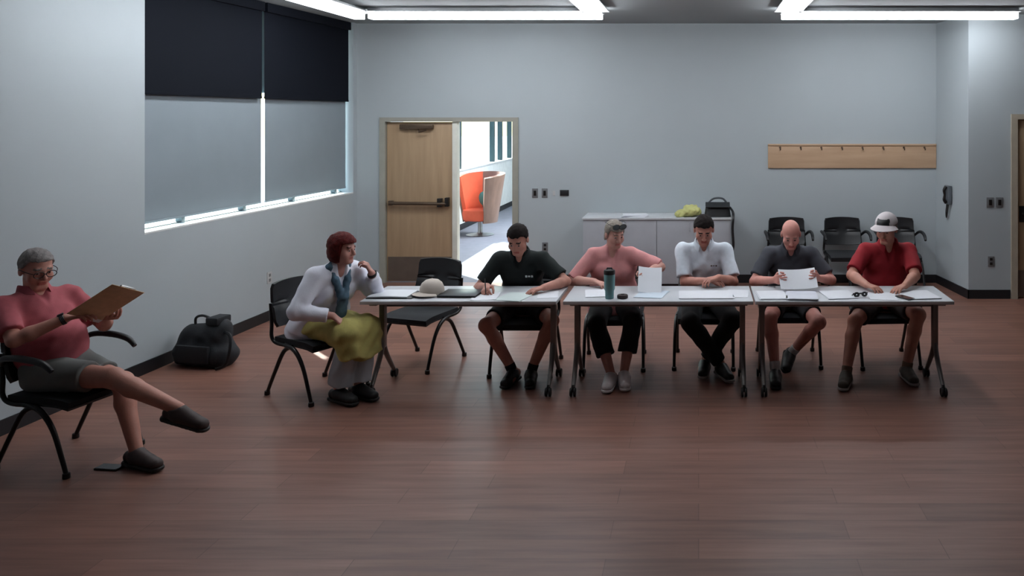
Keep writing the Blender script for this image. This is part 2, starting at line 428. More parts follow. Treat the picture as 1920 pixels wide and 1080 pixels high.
    for sh, el, ha in ((sR, eR, A(handR)), (sL, eL, A(handL))):
        if sleeve <= 1: s.cap(sh, sh+(el-sh)*sleeve, 0.067*S, 0.066*S, 0.03, flat_b=True)
        else:
            s.cap(sh, el, 0.075*S, 0.062*S, 0.03); s.cap(el, el+(ha-el)*(sleeve-1), 0.062*S, 0.052*S, 0.02, flat_b=True)
    s.wrinkle(0.0028, 34, base[0]*3)
    if neck_open:
        s.cap(nb+back*0.06+sp2*0.06, chest+back*0.16+sp2*0.055, 0.05, neck_open*.6, 0.006, op='s')
    sm = shirt
    sh_o = sdf_obj('shirt', s, sm, B, body, 1)
    if collar:
        bm = new_bm(); cn = nb+sp2*0.008
        def cf(u, v):
            a = (u-0.5)*2*PI*0.90-PI/2+PI
            a = PI*0.5+0.16*PI+u*(2*PI-0.32*PI)
            rad = (0.072+0.018*v)*S
            p = cn+rs*math.cos(a)*rad+back*(math.sin(a)*rad*1.02+0.004)+sp2*((0.042-0.05*v)*S - (0.022 if math.sin(a) > 0 else 0.0)*max(0, math.sin(a))+0.006*math.cos(2*a))
            return p-B
        sheet(bm, cf, 28, 3, 0.006); obj('collar', bm, sm, sh_o)
    # ---- trousers / shorts
    s = SDF(pts.min(0)-0.2, A((hi[0], hi[1], hip_z+0.28)), 0.008)
    s.cap(H-r*0.06+z*0.01, H+r*0.06+z*0.01, 0.118*g, 0.118*g, 0.04); s.cap(H, waist-sp*.06, 0.113*g, 0.112*g, 0.04, rs, 1.3, flat_b=True)
    for hip, kn, an in ((hipR, kR, aR), (hipL, kL, aL)):
        if hem <= 1:
            s.cap(hip, hip+(kn-hip)*hem, 0.104*g, 0.083*S*(0.6+0.4*g), 0.03, flat_b=True)
        else:
            e = kn+(an-kn)*(hem-1)
            s.cap(hip, kn, 0.102*g, 0.078*S, 0.03); s.cap(kn, e, 0.077*S, (0.06+0.03*drape)*S, 0.02, flat_b=True)
    s.wrinkle(0.003, 30, base[0]*5+1)
    s.cutfn((-9, -9, -1), (9, 9, 0.452), lambda X, Y, Z: np.where((X-B[0])**2+(Y-B[1])**2 < 0.05, 0.462-Z, -1.0)+0*Z) if hip_z < 0.6 else None
    pants_o = sdf_obj('trousers' if hem > 1 else 'shorts', s, pants, B, body, 1)
    # ---- shoes
    for an, fd, kn in ((aR, fdR, kR), (aL, fdL, kL)):
        u = unit(an-kn); dn0 = A((0, 0, -1.0)) if abs(fd[2]) < 0.12 else u
        dn = unit(dn0-fd*np.dot(dn0, fd)); lt = np.cross(fd, dn)
        gnd = an+dn*0.085
        s = SDF(an-0.3, an+0.3, 0.006)
        hl = gnd-fd*0.055-dn*0.045; to = gnd+fd*(shoe_len-0.125)-dn*0.034
        s.cap(hl, gnd+fd*0.03-dn*0.05, 0.040, 0.043, 0.02, lt, 1.0); s.cap(gnd+fd*0.02-dn*0.046, to, 0.044, 0.034, 0.02, lt, 1.22)
        s.cap(an-dn*0.0-fd*0.01, gnd-dn*0.05, 0.041, 0.042, 0.02, flat_a=True)
        s.cap(an+fd*0.02+dn*0.01, gnd+fd*0.11-dn*0.05, 0.034, 0.03, 0.02)
        c0 = gnd-dn*0.016
        s.cutfn(an-0.3, an+0.3, lambda X, Y, Z: (X-c0[0])*dn[0]+(Y-c0[1])*dn[1]+(Z-c0[2])*dn[2])
        so = sdf_obj('shoe', s, shoe, B, body, 1)
        s = SDF(an-0.3, an+0.3, 0.005)
        s.cap(gnd-fd*0.058-dn*0.01, gnd+fd*(shoe_len-0.122)-dn*0.01, 0.043, 0.040, 0.0, lt, 1.12)
        s.cutfn(an-0.3, an+0.3, lambda X, Y, Z: np.abs((X-gnd[0])*dn[0]+(Y-gnd[1])*dn[1]+(Z-gnd[2])*dn[2]+0.010)-0.010)
        sdf_obj('sole', s, sole or shoe, B, so, 1)
        bm = new_bm()
        for q in range(4):
            t = 0.02+q*0.024; hgt = 0.096-q*0.013
            tube(bm, [gnd+fd*t-dn*(hgt-0.014)-lt*0.022-B, gnd+fd*t-dn*hgt-B, gnd+fd*t-dn*(hgt-0.014)+lt*0.022-B], 0.003, 6)
        obj('laces', bm, sole or shoe, so)
        if sock is not None:
            s = SDF(an-0.25, an+0.25, 0.006)
            s.cap(an+dn*0.02, an-u*sock_h, 0.041*S, 0.043*S, 0.0, flat_b=True); sdf_obj('sock', s, sock, B, body, 1)
    # ---- hair
    if hair is not None and hairstyle != 'none':
        s = SDF(hc-0.22, hc+0.22, 0.006)
        th = {'short': 0.010, 'fringe': 0.006, 'bob': 0.026, 'crop': 0.012}[hairstyle]
        if hairstyle == 'bob':
            yl = [-0.2, -0.03, 0.03, 0.055, 0.2]; zl = [-0.12, -0.12, -0.105, 0.055, 0.075]
        elif hairstyle == 'crop':
            yl = [-0.2, -0.05, 0.02, 0.05, 0.2]; zl = [-0.085, -0.085, -0.03, 0.055, 0.062]
        else:
            yl = [-0.2, -0.04, 0.01, 0.055, 0.2]; zl = [-0.07, -0.06, 0.0, 0.068, 0.08]
        def cutf(d, x, y, zz):
            d = np.maximum(d, np.interp(y/hs, yl, zl)*hs-zz-0.035*hs*(0))
            if hairstyle == 'fringe': d = np.maximum(d, zz-0.035*hs+0.15*(y+0.08))
            return d
        s.ell(hp(0, -0.014, 0.035), hd, ((0.076+th)*hs, (0.095+th)*hs, (0.084+th*0.9)*hs), 0.0, fn=lambda d, x, y, zz: cutf(d, x, y, zz+0.035*hs))
        if hairstyle in ('bob', 'crop'):
            s.ell(hp(0, -0.03, -0.04), hd, ((0.07+th)*hs, (0.068+th)*hs, 0.085*hs), 0.02, fn=lambda d, x, y, zz: cutf(d, x, y-0.016*hs, zz-0.04*hs))
        s.wrinkle(0.0022, 95, 1.3)
        sdf_obj('hair', s, hair, B, body, 1)
    return dict(o=body, B=B, hc=hc, hr=hr, hf=hf, hu=hu, hp=hp, hs=hs, nb=nb, chest=chest, back=back, rs=rs, sp=sp2, eR=eR, eL=eL, f=f, r=r, H=H, kR=kR, kL=kL, shirt=sh_o)
# ------------------------------------------------------------------ palette
M_wall = mat('wall_paint', (166, 174, 178), 0.75, var=0.02, vscale=1.5, bump=0.04, bscale=220)
M_ceil = mat('ceiling_paint', (150, 156, 158), 0.8, var=0.02, vscale=1.5)
M_base = mat('rubber_base', (22, 22, 26), 0.55)
M_floor = mat_wood('plank_floor', (116, 80, 69), (141, 102, 89), 0.40, (1.3, 17, 17), (1.22, 0.185))
M_maple = mat_wood('maple', (158, 132, 104), (174, 148, 118), 0.45, (14, 14, 1.2))
M_mapleh = mat_wood('maple_rail', (176, 146, 118), (190, 160, 132), 0.5, (1.2, 14, 14))
M_frame = mat('painted_door_frame', (150, 148, 138), 0.5)
M_white = mat('white_paint', (225, 226, 224), 0.5)
M_steel = mat('brushed_steel', (150, 150, 150), 0.35, 0.9, bump=0.02)
M_dark = mat('dark_metal', (38, 34, 33), 0.4, 0.5)
M_bronze = mat('bronze_bar', (96, 80, 66), 0.4, 0.6)
M_kick = mat('kick_plate', (120, 108, 98), 0.4, 0.6)
M_black = mat('black_plastic', (21, 22, 25), 0.45, bump=0.03)
M_leg = mat('black_tube', (26, 23, 24), 0.35, 0.3)
M_seatf = mat('charcoal_fabric', (30, 32, 36), 0.9, var=0.15, vscale=90, bump=0.15, bscale=300)
M_top = mat('white_laminate', (194, 197, 202), 0.35, var=0.02)
M_edge = mat('grey_edge_band', (196, 196, 198), 0.5)
M_tleg = mat('table_leg_silver', (120, 116, 114), 0.35, 0.6)
M_wheel = mat('caster_rubber', (18, 17, 17), 0.5)
M_paper = mat('paper', (216, 218, 224), 0.7, var=0.02)
M_paperg = mat('paper_greenish', (196, 208, 206), 0.7, var=0.03)
M_plate = mat('steel_wall_plate', (118, 120, 122), 0.45, 0.3)
M_platel = mat('light_wall_plate', (178, 180, 180), 0.5)
M_cab = mat('grey_laminate', (160, 162, 168), 0.5, var=0.03)
M_glass = mat_glass('clear_glass')
M_mull = mat('aluminium_mullion', (92, 100, 104), 0.4, 0.5)

# ------------------------------------------------------------------ room shell
YB = 10.34; YF = 9.43
wd = V((0.0561, 1, 0)).normalized(); wo = V((-wd.y, wd.x, 0))
def LW(s, n, z):
    p = V((-5.0, 0, 0)) + wd*s + wo*n
    return (p.x, p.y, z)
Y2 = lambda y: y/wd.y
SILL = 1.165; WS0 = Y2(6.68); WS1 = Y2(10.25); WEND = Y2(10.5)
bm = new_bm(); box(bm, (-6.2, -3.0, -0.1), (7.2, YB+0.02, 0.0)); struct('floor', bm, M_floor)
bm = new_bm(); box(bm, (-6.2, -3.0, H_CEIL), (7.2, YB+0.15, H_CEIL+0.1)); struct('ceiling', bm, M_ceil)
bm = new_bm()
box(bm, (-3.1, 0, 0), (WS0, 0.20, H_CEIL), LW); box(bm, (WS0, 0, 0), (WS1, 0.20, SILL), LW); box(bm, (WS1, 0, 0), (WEND, 0.20, H_CEIL), LW)
struct('wall_left', bm, M_wall)
DX0, DX1, DZ = -4.075, -2.375, 2.09
bm = new_bm()
box(bm, (-4.62, YB, 0), (DX0, YB+0.15, H_CEIL)); box(bm, (DX0, YB, DZ), (DX1, YB+0.15, H_CEIL)); box(bm, (DX1, YB, 0), (3.2, YB+0.15, H_CEIL))
struct('wall_back', bm, M_wall)
R2X0, R2X1 = 3.735, 4.65
bm = new_bm()
pl = lambda x, y, z: (x + (0.0 if x > 3.3 else (YB-y)/0.91*0.11), y, z)
box(bm, (3.07, YF, 0), (3.3, YB, H_CEIL), lambda x, y, z: ((3.07+(YB-y)/(YB-YF)*0.11) if x < 3.2 else 3.3, y, z))
struct('wall_return', bm, M_wall)
bm = new_bm()
box(bm, (3.3, YF, 0), (R2X0, YF+0.15, H_CEIL)); box(bm, (R2X0, YF, 2.13), (R2X1, YF+0.15, H_CEIL)); box(bm, (R2X1, YF, 0), (7.0, YF+0.15, H_CEIL)); box(bm, (R2X0, YF+0.11, 0), (R2X1, YF+0.15, 2.13))  # last box: unseen panel added behind the door to stop sky light leaking
struct('wall_back_right', bm, M_wall)
bm = new_bm(); box(bm, (6.8, -3, 0), (7.0, YF, H_CEIL)); struct('wall_right', bm, M_wall)
bm = new_bm(); box(bm, (-5.4, -3.0, 0), (7.0, -2.85, H_CEIL)); struct('wall_front', bm, M_wall)
# rubber bases
bh, bt = 0.105, 0.012
bm = new_bm(); box(bm, (-2.8, -bt, 0), (Y2(10.34), 0, bh), LW); struct('baseboard_left', bm, M_base)
bm = new_bm(); box(bm, (-4.43, YB-bt, 0), (DX0-0.06, YB, bh)); box(bm, (DX1+0.06, YB-bt, 0), (3.07, YB, bh)); struct('baseboard_back', bm, M_base)
bm = new_bm(); box(bm, (0, YF-bt, 0), (bt, YB, bh), lambda x, y, z: (3.07+(YB-y)/(YB-YF)*0.11 - (bt-x), y, z)); box(bm, (3.168, YF-bt, 0), (3.67, YF, bh)); struct('baseboard_right', bm, M_base)

# ------------------------------------------------------------------ window with roller shades (left wall)
win = thing('window_1', None, None); win['kind'] = 'structure'
bm = new_bm(); box(bm, (WS0, 0.0, SILL-0.004), (WS1, 0.20, SILL+0.012), LW); obj('window_sill', bm, M_white, win, False)
bm = new_bm(); box(bm, (WS0, 0.165, SILL), (WS1, 0.175, H_CEIL), LW); obj('pane', bm, M_glass, win, False)
for y in (7.32, 8.22, 9.12, 10.06):
    bm = new_bm(); s_ = Y2(y); box(bm, (s_-0.024, 0.13, SILL+0.01), (s_+0.024, 0.19, SILL+0.10 if abs(y-8.22) < .1 else SILL+0.10), LW, 0.003)
    obj('window_stop', bm, M_mull, win)
bm = new_bm(); box(bm, (WS0, 0.15, SILL+0.012), (WS1, 0.19, SILL+0.022), LW); box(bm, (WS0, 0.15, H_CEIL-0.05), (WS1, 0.19, H_CEIL), LW)
obj('window_frame', bm, M_mull, win, False)
bm = new_bm(); s_ = Y2(8.50); box(bm, (s_-0.13, 0.12, 2.40), (s_+0.13, 0.19, H_CEIL), LW, 0.003); obj('mullion', bm, mat('pale_mullion', (170, 184, 190), 0.4), win)  # mullion behind the upper gap, shaped to stop the sun there
M_shade = mat('solar_shade', (128, 138, 145), 0.85, var=0.03, vscale=3, bump=0.03, bscale=300)
M_bout = mat('blackout_shade', (11, 15, 24), 0.9, spec=0.15, var=0.06, vscale=2)
GAP0, GAP1 = Y2(8.43), Y2(8.50)
for lab_, a, b in (('nearer', WS0+0.004, GAP0), ('farther', GAP1, WS1-0.03)):
    t = thing('roller_shade', 'lowered grey roller shade on the left window, %s' % ('nearer to the camera' if lab_ == 'nearer' else 'next to the back corner'), 'roller shade', LW((a+b)/2, 0.1, SILL), 0, 'grey roller shades')
    off = V(t.location)
    bm = new_bm(); box(bm, (a, 0.088, SILL+0.075), (b, 0.091, H_CEIL-0.05), lambda *p: V(LW(*p))-off); obj('shade_fabric', bm, M_shade, t, False)
    bm = new_bm(); box(bm, (a, 0.083, SILL+0.068), (b, 0.096, SILL+0.09), lambda *p: V(LW(*p))-off, 0.003); obj('hem_bar', bm, M_shade, t)
    g = 0.02
    a2, b2 = (a, b-0.06+0.012) if lab_ == 'nearer' else (a-0.06-0.012, b)
    t = thing('blackout_shade', 'dark navy blackout shade pulled partway down the left window, %s' % ('nearer to the camera' if lab_ == 'nearer' else 'next to the back corner'), 'roller shade', LW((a+b)/2, 0.05, 2.34), 0, 'dark blackout shades')
    off = V(t.location)
    bm = new_bm(); box(bm, (a2, 0.048, 2.35), (b2, 0.051, H_CEIL-0.06), lambda *p: V(LW(*p))-off); obj('shade_fabric', bm, M_bout, t, False)
    bm = new_bm(); box(bm, (a2, 0.044, 2.335), (b2, 0.056, 2.36), lambda *p: V(LW(*p))-off, 0.003); obj('hem_bar', bm, M_bout, t)
    bm = new_bm(); box(bm, (a2, 0.012, H_CEIL-0.10), (b2, 0.06, H_CEIL-0.002), lambda *p: V(LW(*p))-off, 0.004); obj('valance', bm, M_bout, t)

# ------------------------------------------------------------------ double door in the back wall, door at right
d1 = thing('door_1', None, None); d1['kind'] = 'structure'
bm = new_bm()
box(bm, (DX0-0.045, YB-0.02, 0), (DX0+0.03, YB+0.16, DZ+0.045)); box(bm, (DX1-0.03, YB-0.02, 0), (DX1+0.045, YB+0.16, DZ+0.045)); box(bm, (DX0+0.03, YB-0.02, DZ-0.01), (DX1-0.03, YB+0.16, DZ+0.045))
obj('door_frame', bm, M_frame, d1, False)
bm = new_bm(); box(bm, (-3.19, YB+0.01, 0), (-3.125, YB+0.13, DZ-0.01), bev=0.004); obj('centre_post', bm, mat('post_white', (215, 215, 205), 0.5), d1)
bm = new_bm(); box(bm, (DX0+0.035, YB+0.03, 0.01), (-3.195, YB+0.075, DZ-0.015), bev=0.003); leaf = obj('door_leaf', bm, M_maple, d1)
bm = new_bm(); box(bm, (DX0+0.05, YB+0.024, 0.02), (-3.21, YB+0.030, 0.33)); obj('kick_plate', bm, M_kick, leaf, False)
bm = new_bm(); tube(bm, [(-3.99, YB-0.03, 1.03), (-3.25, YB-0.03, 1.02)], 0.022, 10); box(bm, (-4.0, YB-0.04, 1.0), (-3.95, YB+0.03, 1.06), bev=0.005); obj('push_bar', bm, M_bronze, leaf)
bm = new_bm(); box(bm, (-3.37, YB-0.045, 0.98), (-3.315, YB+0.03, 1.09), bev=0.006); box(bm, (-3.27, YB-0.05, 0.985), (-3.225, YB+0.03, 1.10), bev=0.006); obj('latch_case', bm, M_dark, leaf)
bm = new_bm(); box(bm, (-3.86, YB-0.03, 1.985), (-3.43, YB+0.03, 2.045), bev=0.008); tube(bm, [(-3.62, YB-0.01, 1.98), (-3.60, YB-0.05, 1.95), (-3.5, YB-0.05, 1.975)], 0.012, 8); obj('door_closer', bm, M_bronze, leaf)
bm = new_bm(); box(bm, (-2.42, YB+0.17, 0.01), (-2.375, YB+1.02, DZ-0.015), bev=0.003); leaf2 = obj('door_leaf', bm, M_maple, d1)   # open, folded back into the lobby
bm = new_bm(); tube(bm, [(-2.45, YB+0.30, 1.03), (-2.45, YB+0.98, 1.03)], 0.02, 8); obj('push_bar', bm, M_bronze, leaf2)
d2 = thing('door_2', None, None); d2['kind'] = 'structure'
bm = new_bm()
box(bm, (R2X0-0.055, YF-0.02, 0), (R2X0+0.02, YF+0.16, 2.175)); box(bm, (R2X1-0.02, YF-0.02, 0), (R2X1+0.05, YF+0.16, 2.175)); box(bm, (R2X0+0.02, YF-0.02, 2.115), (R2X1-0.02, YF+0.16, 2.175))
obj('door_frame', bm, mat('door_frame_tan', (168, 158, 142), 0.5), d2, False)
bm = new_bm(); box(bm, (R2X0+0.022, YF+0.03, 0.01), (R2X1-0.022, YF+0.075, 2.11), bev=0.003); leaf3 = obj('door_leaf', bm, M_maple, d2)
bm = new_bm(); box(bm, (R2X0+0.04, YF+0.025, 0.02), (R2X1-0.04, YF+0.03, 0.33)); obj('kick_plate', bm, M_kick, leaf3, False)
bm = new_bm(); lathe(bm, [(0.03, 0), (0.032, 0.01), (0.012, 0.015), (0.012, 0.05)], 16, (R2X0+0.09, YF+0.03, 1.0), Matrix.Rotation(PI/2, 3, 'X')); tube(bm, [(R2X0+0.09, YF-0.02, 1.0), (R2X0+0.2, YF-0.02, 1.0)], 0.011, 8); box(bm, (R2X0+0.055, YF+0.02, 0.9), (R2X0+0.12, YF+0.03, 1.09), bev=0.003); obj('lever_handle', bm, M_dark, leaf3)

# ------------------------------------------------------------------ lobby seen through the open door, and outdoors
M_lf = mat('lobby_carpet', (120, 122, 134), 0.9, var=0.08, vscale=6)
bm = new_bm(); box(bm, (-4.7, YB+0.02, -0.1), (1.2, 21, 0.0)); struct('floor_lobby', bm, M_lf)
bm = new_bm(); box(bm, (-5.0, YB+0.15, H_CEIL), (1.4, 21, H_CEIL+0.1)); struct('ceiling_lobby', bm, M_ceil)
bm = new_bm()
box(bm, (-4.66, YB+0.15, 0), (-4.5, 12.2, H_CEIL)); box(bm, (-4.66, 12.2, 0), (-4.5, 21, 1.13))
struct('wall_lobby_left', bm, M_white)
bm = new_bm(); box(bm, (1.2, YB+0.15, 0), (1.35, 21, H_CEIL)); struct('wall_lobby_right', bm, M_white)
bm = new_bm(); box(bm, (-4.66, 21, 0), (1.35, 21.15, H_CEIL)); struct('wall_lobby_end', bm, M_white)
bm = new_bm(); box(bm, (-4.5, YB+0.15, 0), (-4.488, 21, 0.11)); struct('baseboard_lobby', bm, M_base)
w2 = thing('window_2', None, None); w2['kind'] = 'structure'
bm = new_bm(); box(bm, (-4.6, 12.2, 1.13), (-4.59, 21, H_CEIL)); obj('pane', bm, M_glass, w2, False)
bm = new_bm(); box(bm, (-4.66, 12.2, 1.125), (-4.46, 21, 1.145)); obj('window_sill', bm, M_white, w2, False)
for y in (15.25, 17.75, 18.45, 19.35):
    bm = new_bm(); box(bm, (-4.63, y-0.045, 1.13), (-4.53, y+0.045, H_CEIL)); obj('mullion', bm, mat('dark_mullion', (44, 62, 66), 0.4, 0.3), w2, False)
M_out = mat('pale_paving', (190, 196, 196), 0.9, var=0.05, vscale=0.4)
bm = new_bm(); box(bm, (-90, -40, -0.3), (-5.6, 90, -0.12)); tag(obj('ground_outside', bm, M_out, None, False), kind='structure')

# ------------------------------------------------------------------ ceiling light loops
M_led = mat_emit('led_diffuser', (246, 250, 255), 13.0)
M_ledh = mat('led_housing', (205, 208, 210), 0.4)
def light_bar(a, b, label, group):
    a = V(a); b = V(b); d = (b-a); L = d.length; ang = math.atan2(d.y, d.x)
    t = thing('linear_ceiling_light', label, 'ceiling light', ((a+b)/2), ang, group)
    bm = new_bm(); box(bm, (-L/2, -0.065, 0.03), (L/2, 0.065, H_CEIL-a.z+0.0), bev=0.004); box(bm, (-L/2, -0.15, 0.036), (L/2, 0.15, 0.044)); obj('housing', bm, M_ledh, t)  # wide flange added to shield the ceiling from the diffuser
    bm = new_bm(); box(bm, (-L/2+0.004, -0.058, -0.03), (L/2-0.004, 0.058, 0.035), bev=0.006); obj('diffuser', bm, M_led, t)
zl = 3.262
G_ = 'linear ceiling lights'
light_bar((-3.66, 8.9, zl), (-1.07, 8.9, zl), 'glowing white light bar along the back of the left ceiling loop', G_)
light_bar((-3.79, 8.95, zl), (-3.79, 5.3, zl), 'bright diagonal light bar near the top of the dark window shades', G_)
light_bar((-1.135, 8.83, zl), (-1.135, 5.3, zl), 'short bright light bar at the right corner of the left ceiling loop', G_)
light_bar((0.92, 8.9, zl), (3.54, 8.9, zl), 'glowing white light bar along the back of the right ceiling loop', G_)
light_bar((0.985, 8.83, zl), (0.985, 5.3, zl), 'short bright light bar at the left corner of the right ceiling loop', G_)

# ------------------------------------------------------------------ wall fittings
def plate(label, name, cat, x, z, y, m, w=0.075, h=0.12, kind='switch', group=None, fn=None):
    t = thing(name, label, cat, (x, y, z), 0, group)
    F = fn or (lambda x, y, z: (x, y, z))
    bm = new_bm(); box(bm, (-w/2, -0.008, -h/2), (w/2, 0, h/2), F, 0.003); obj('cover_plate', bm, m, t)
    if kind == 'switch':
        bm = new_bm(); box(bm, (-0.017, -0.014, -0.033), (0.017, -0.006, 0.033), F, 0.002); obj('rocker', bm, M_dark if m is M_plate else M_white, t)
    elif kind == 'outlet':
        for q in (-1, 1):
            bm = new_bm(); box(bm, (-0.016, -0.012, q*0.026-0.015), (0.016, -0.006, q*0.026+0.015), F, 0.002); obj('socket', bm, M_dark, t)
    elif kind == 'stat':
        bm = new_bm(); box(bm, (-w/2+0.008, -0.022, -h/2+0.008), (w/2-0.008, -0.006, h/2-0.008), F, 0.004); obj('cover', bm, M_black, t)
plate('grey light switch on the back wall, nearest to the door opening', 'light_switch', 'switch', -2.115, 1.157, YB, M_plate, group='wall plates')
plate('grey light switch beside the thermostat, second from the door opening', 'light_switch', 'switch', -1.99, 1.157, YB, M_plate, group='wall plates')
plate('tiny pale blank plate between the switches and the dark thermostat', 'wall_plate', 'wall plate', -1.87, 1.157, YB, M_platel, 0.035, 0.06, 'none')
plate('small dark oblong thermostat on the back wall', 'thermostat', 'thermostat', -1.735, 1.16, YB, M_black, 0.115, 0.075, 'stat')
plate('outlet low on the back wall behind the dark polo man', 'wall_outlet', 'outlet', -1.985, 0.46, YB, M_plate, kind='outlet')
plate('left one of two switch plates beside the side door', 'light_switch', 'switch', 3.435, 1.135, YF, M_plate, 0.085, 0.12)
plate('right one of two switch plates beside the side door', 'light_switch', 'switch', 3.545, 1.135, YF, M_plate, 0.085, 0.12)
plate('outlet low on the wall left of the side door', 'wall_outlet', 'outlet', 3.445, 0.44, YF, M_plate, kind='outlet')
LR = Matrix.Rotation(math.atan2(wd.y, wd.x), 3, 'Z')
p = LW(Y2(8.43), 0, 0.45)
t = thing('wall_outlet', 'pale outlet low on the left wall behind the red-haired woman', 'outlet', p)
bm = new_bm(); box(bm, (-0.04, 0, -0.06), (0.04, 0.008, 0.06), lambda x, y, z: LR @ V((x, -y, z)), 0.003); obj('cover_plate', bm, M_platel, t)
for q in (-1, 1):
    bm = new_bm(); box(bm, (-0.016, 0.006, q*0.026-0.015), (0.016, 0.011, q*0.026+0.015), lambda x, y, z: LR @ V((x, -y, z))); obj('socket', bm, M_plate, t)
# wall phone on the return wall
px_, py_ = 3.07+(YB-9.93)/(YB-YF)*0.11, 9.93
t = thing('wall_phone', 'grey wall phone with hanging cord on the return wall', 'phone', (px_, py_, 1.18))
bm = new_bm(); box(bm, (-0.05, -0.075, -0.12), (0, 0.075, 0.11), bev=0.008); obj('phone_body', bm, mat('phone_grey', (92, 98, 104), 0.5), t)
bm = new_bm(); tube(bm, [(-0.06, -0.04, -0.10), (-0.085, -0.04, -0.06), (-0.08, -0.04, 0.0), (-0.085, -0.04, 0.06), (-0.06, -0.04, 0.10)], [0.022, 0.02, 0.014, 0.02, 0.022], 10, 4); obj('handset', bm, M_dark, t)
bm = new_bm(); tube(bm, [(-0.02, 0.05, -0.11), (-0.03, 0.06, -0.22), (-0.03, 0.05, -0.29), (-0.035, 0.0, -0.24), (-0.03, -0.03, -0.12)], 0.008, 8, 6); obj('cord', bm, M_dark, t)
# coat rail
t = thing('coat_rail', 'long pale maple coat rail with a row of hooks on the back wall', 'coat rail', (1.98, YB, 1.635))
bm = new_bm(); box(bm, (-1.085, -0.022, -0.155), (1.085, 0, 0.155), bev=0.004); obj('board', bm, M_mapleh, t)
bm = new_bm(); box(bm, (-1.085, -0.034, 0.135), (1.085, 0, 0.158), bev=0.003); obj('ledge', bm, M_mapleh, t)
for k in range(8):
    x = -0.93+k*0.266; bm = new_bm()
    tube(bm, [(x, -0.018, 0.11), (x, -0.05, 0.10), (x, -0.062, 0.085), (x, -0.06, 0.10)], 0.008, 8, 3); lathe(bm, [(0.014, 0), (0.014, 0.006)], 12, (x, -0.02, 0.11), Matrix.Rotation(PI/2, 3, 'X')); obj('hook', bm, M_bronze, t)

# ------------------------------------------------------------------ low cabinet at the back wall and what is on it
cx, cw, cy, ch = -0.515, 1.81, 10.06, 0.905
t = thing('low_cabinet', 'long low light grey cabinet standing against the back wall', 'cabinet', (cx, cy, 0))
bm = new_bm(); box(bm, (-cw/2, -0.23, 0.09), (cw/2, 0.265, ch-0.025)); obj('carcass', bm, M_cab, t, False)
bm = new_bm(); box(bm, (-cw/2-0.01, -0.262, ch-0.025), (cw/2+0.01, 0.27, ch), bev=0.003); obj('top', bm, mat('cabinet_top', (186, 189, 193), 0.45), t)
bm = new_bm(); box(bm, (-cw/2+0.03, -0.19, 0), (cw/2-0.03, 0.25, 0.09)); obj('plinth', bm, M_base, t, False)
for k in range(4):
    a = -cw/2+k*cw/4; bm = new_bm(); box(bm, (a+0.002, -0.25, 0.095), (a+cw/4-0.002, -0.231, ch-0.03), bev=0.002); dr = obj('door', bm, M_cab, t)
    hx = a+(cw/4-0.045 if k % 2 == 0 else 0.045)
    bm = new_bm(); tube(bm, [(hx, -0.25, 0.74), (hx, -0.272, 0.745), (hx, -0.272, 0.835), (hx, -0.25, 0.84)], 0.005, 8); obj('handle', bm, M_cab, dr)
t = thing('paper_stack', 'flat pale papers lying on the grey cabinet behind the woman in pink', 'paper', (-0.80, 9.95, ch))
bm = new_bm()
for k in range(4): obox(bm, (0.004*k, 0.003*k, 0.004+0.006*k), (0.30, 0.21, 0.006), 0.1*k-0.1)
obj('sheets', bm, M_paper, t, False)
# yellow vest heap
sd = SDF((-0.35, 9.75, 0.86), (0.2, 10.25, 1.15), 0.008); rng = np.random.RandomState(3)
for k in range(9):
    c = A((-0.10+rng.uniform(-.13, .13), 9.98+rng.uniform(-.1, .1), 0.955+rng.uniform(-.02, .045)))
    sd.cap(c-A((0.05, 0.02*k % .05, 0)), c+A((0.05, -0.02, 0.012)), 0.045, 0.035, 0.03)
sd.wrinkle(0.006, 60, 2.0); sd.cutfn((-1, 9, .8), (1, 11, 1.2), lambda X, Y, Z: ch+0.002-Z+0*X+0*Y)
tag(sdf_obj('yellow_bundle', sd, mat('yellow_cloth', (186, 186, 122), 0.8), (-0.10, 9.98, ch)), 'crumpled pale yellow cloth bundle on the cabinet beside the black bag', 'cloth')
# black shoulder bag at the right end of the cabinet
t = thing('shoulder_bag', 'black shoulder bag with strap hanging down at the right end of the cabinet', 'bag', (0.235, 9.93, ch))
bm = new_bm()
def bagf(u, v):
    a = 2*PI*u; w = 0.165*(1-0.12*v); d = 0.085*(1-0.35*v)
    e = 0.55
    return V((math.copysign(abs(math.cos(a))**e, math.cos(a))*w, math.copysign(abs(math.sin(a))**e, math.sin(a))*d, 0.004+v*0.15))
rings = [[bm.verts.new(bagf(k/28, v)) for k in range(28)] for v in (0, 0.05, 0.3, 0.6, 0.9, 1.0)]
for a, b in zip(rings, rings[1:]):
    for k in range(28): bm.faces.new((a[k], a[(k+1) % 28], b[(k+1) % 28], b[k]))
bm.faces.new(rings[0][::-1]); bm.faces.new(rings[-1]); obj('bag_body', bm, M_black, t)
bm = new_bm(); sheet(bm, lambda u, v: V((-0.15+0.30*u, -0.10+0.2*v, 0.155+0.02*math.sin(PI*v)-0.03*abs(v-0.5)*2)), 8, 8, 0.012); obj('flap', bm, mat('bag_flap', (30, 33, 36), 0.6), t)
bm = new_bm(); tube(bm, [(-0.12, 0, 0.16), (-0.05, -0.01, 0.225), (0.06, -0.01, 0.225), (0.12, 0, 0.16)], 0.012, 8, 5); obj('handle', bm, mat('bag_grey', (70, 76, 80), 0.6), t)
bm = new_bm(); tube(bm, [(0.15, -0.02, 0.12), (0.185, -0.10, 0.07), (0.185, -0.215, 0.02), (0.175, -0.225, -0.12), (0.185, -0.22, -0.32), (0.165, -0.222, -0.42)], 0.016, 8, 5, flat=0.45); obj('strap', bm, M_black, t)

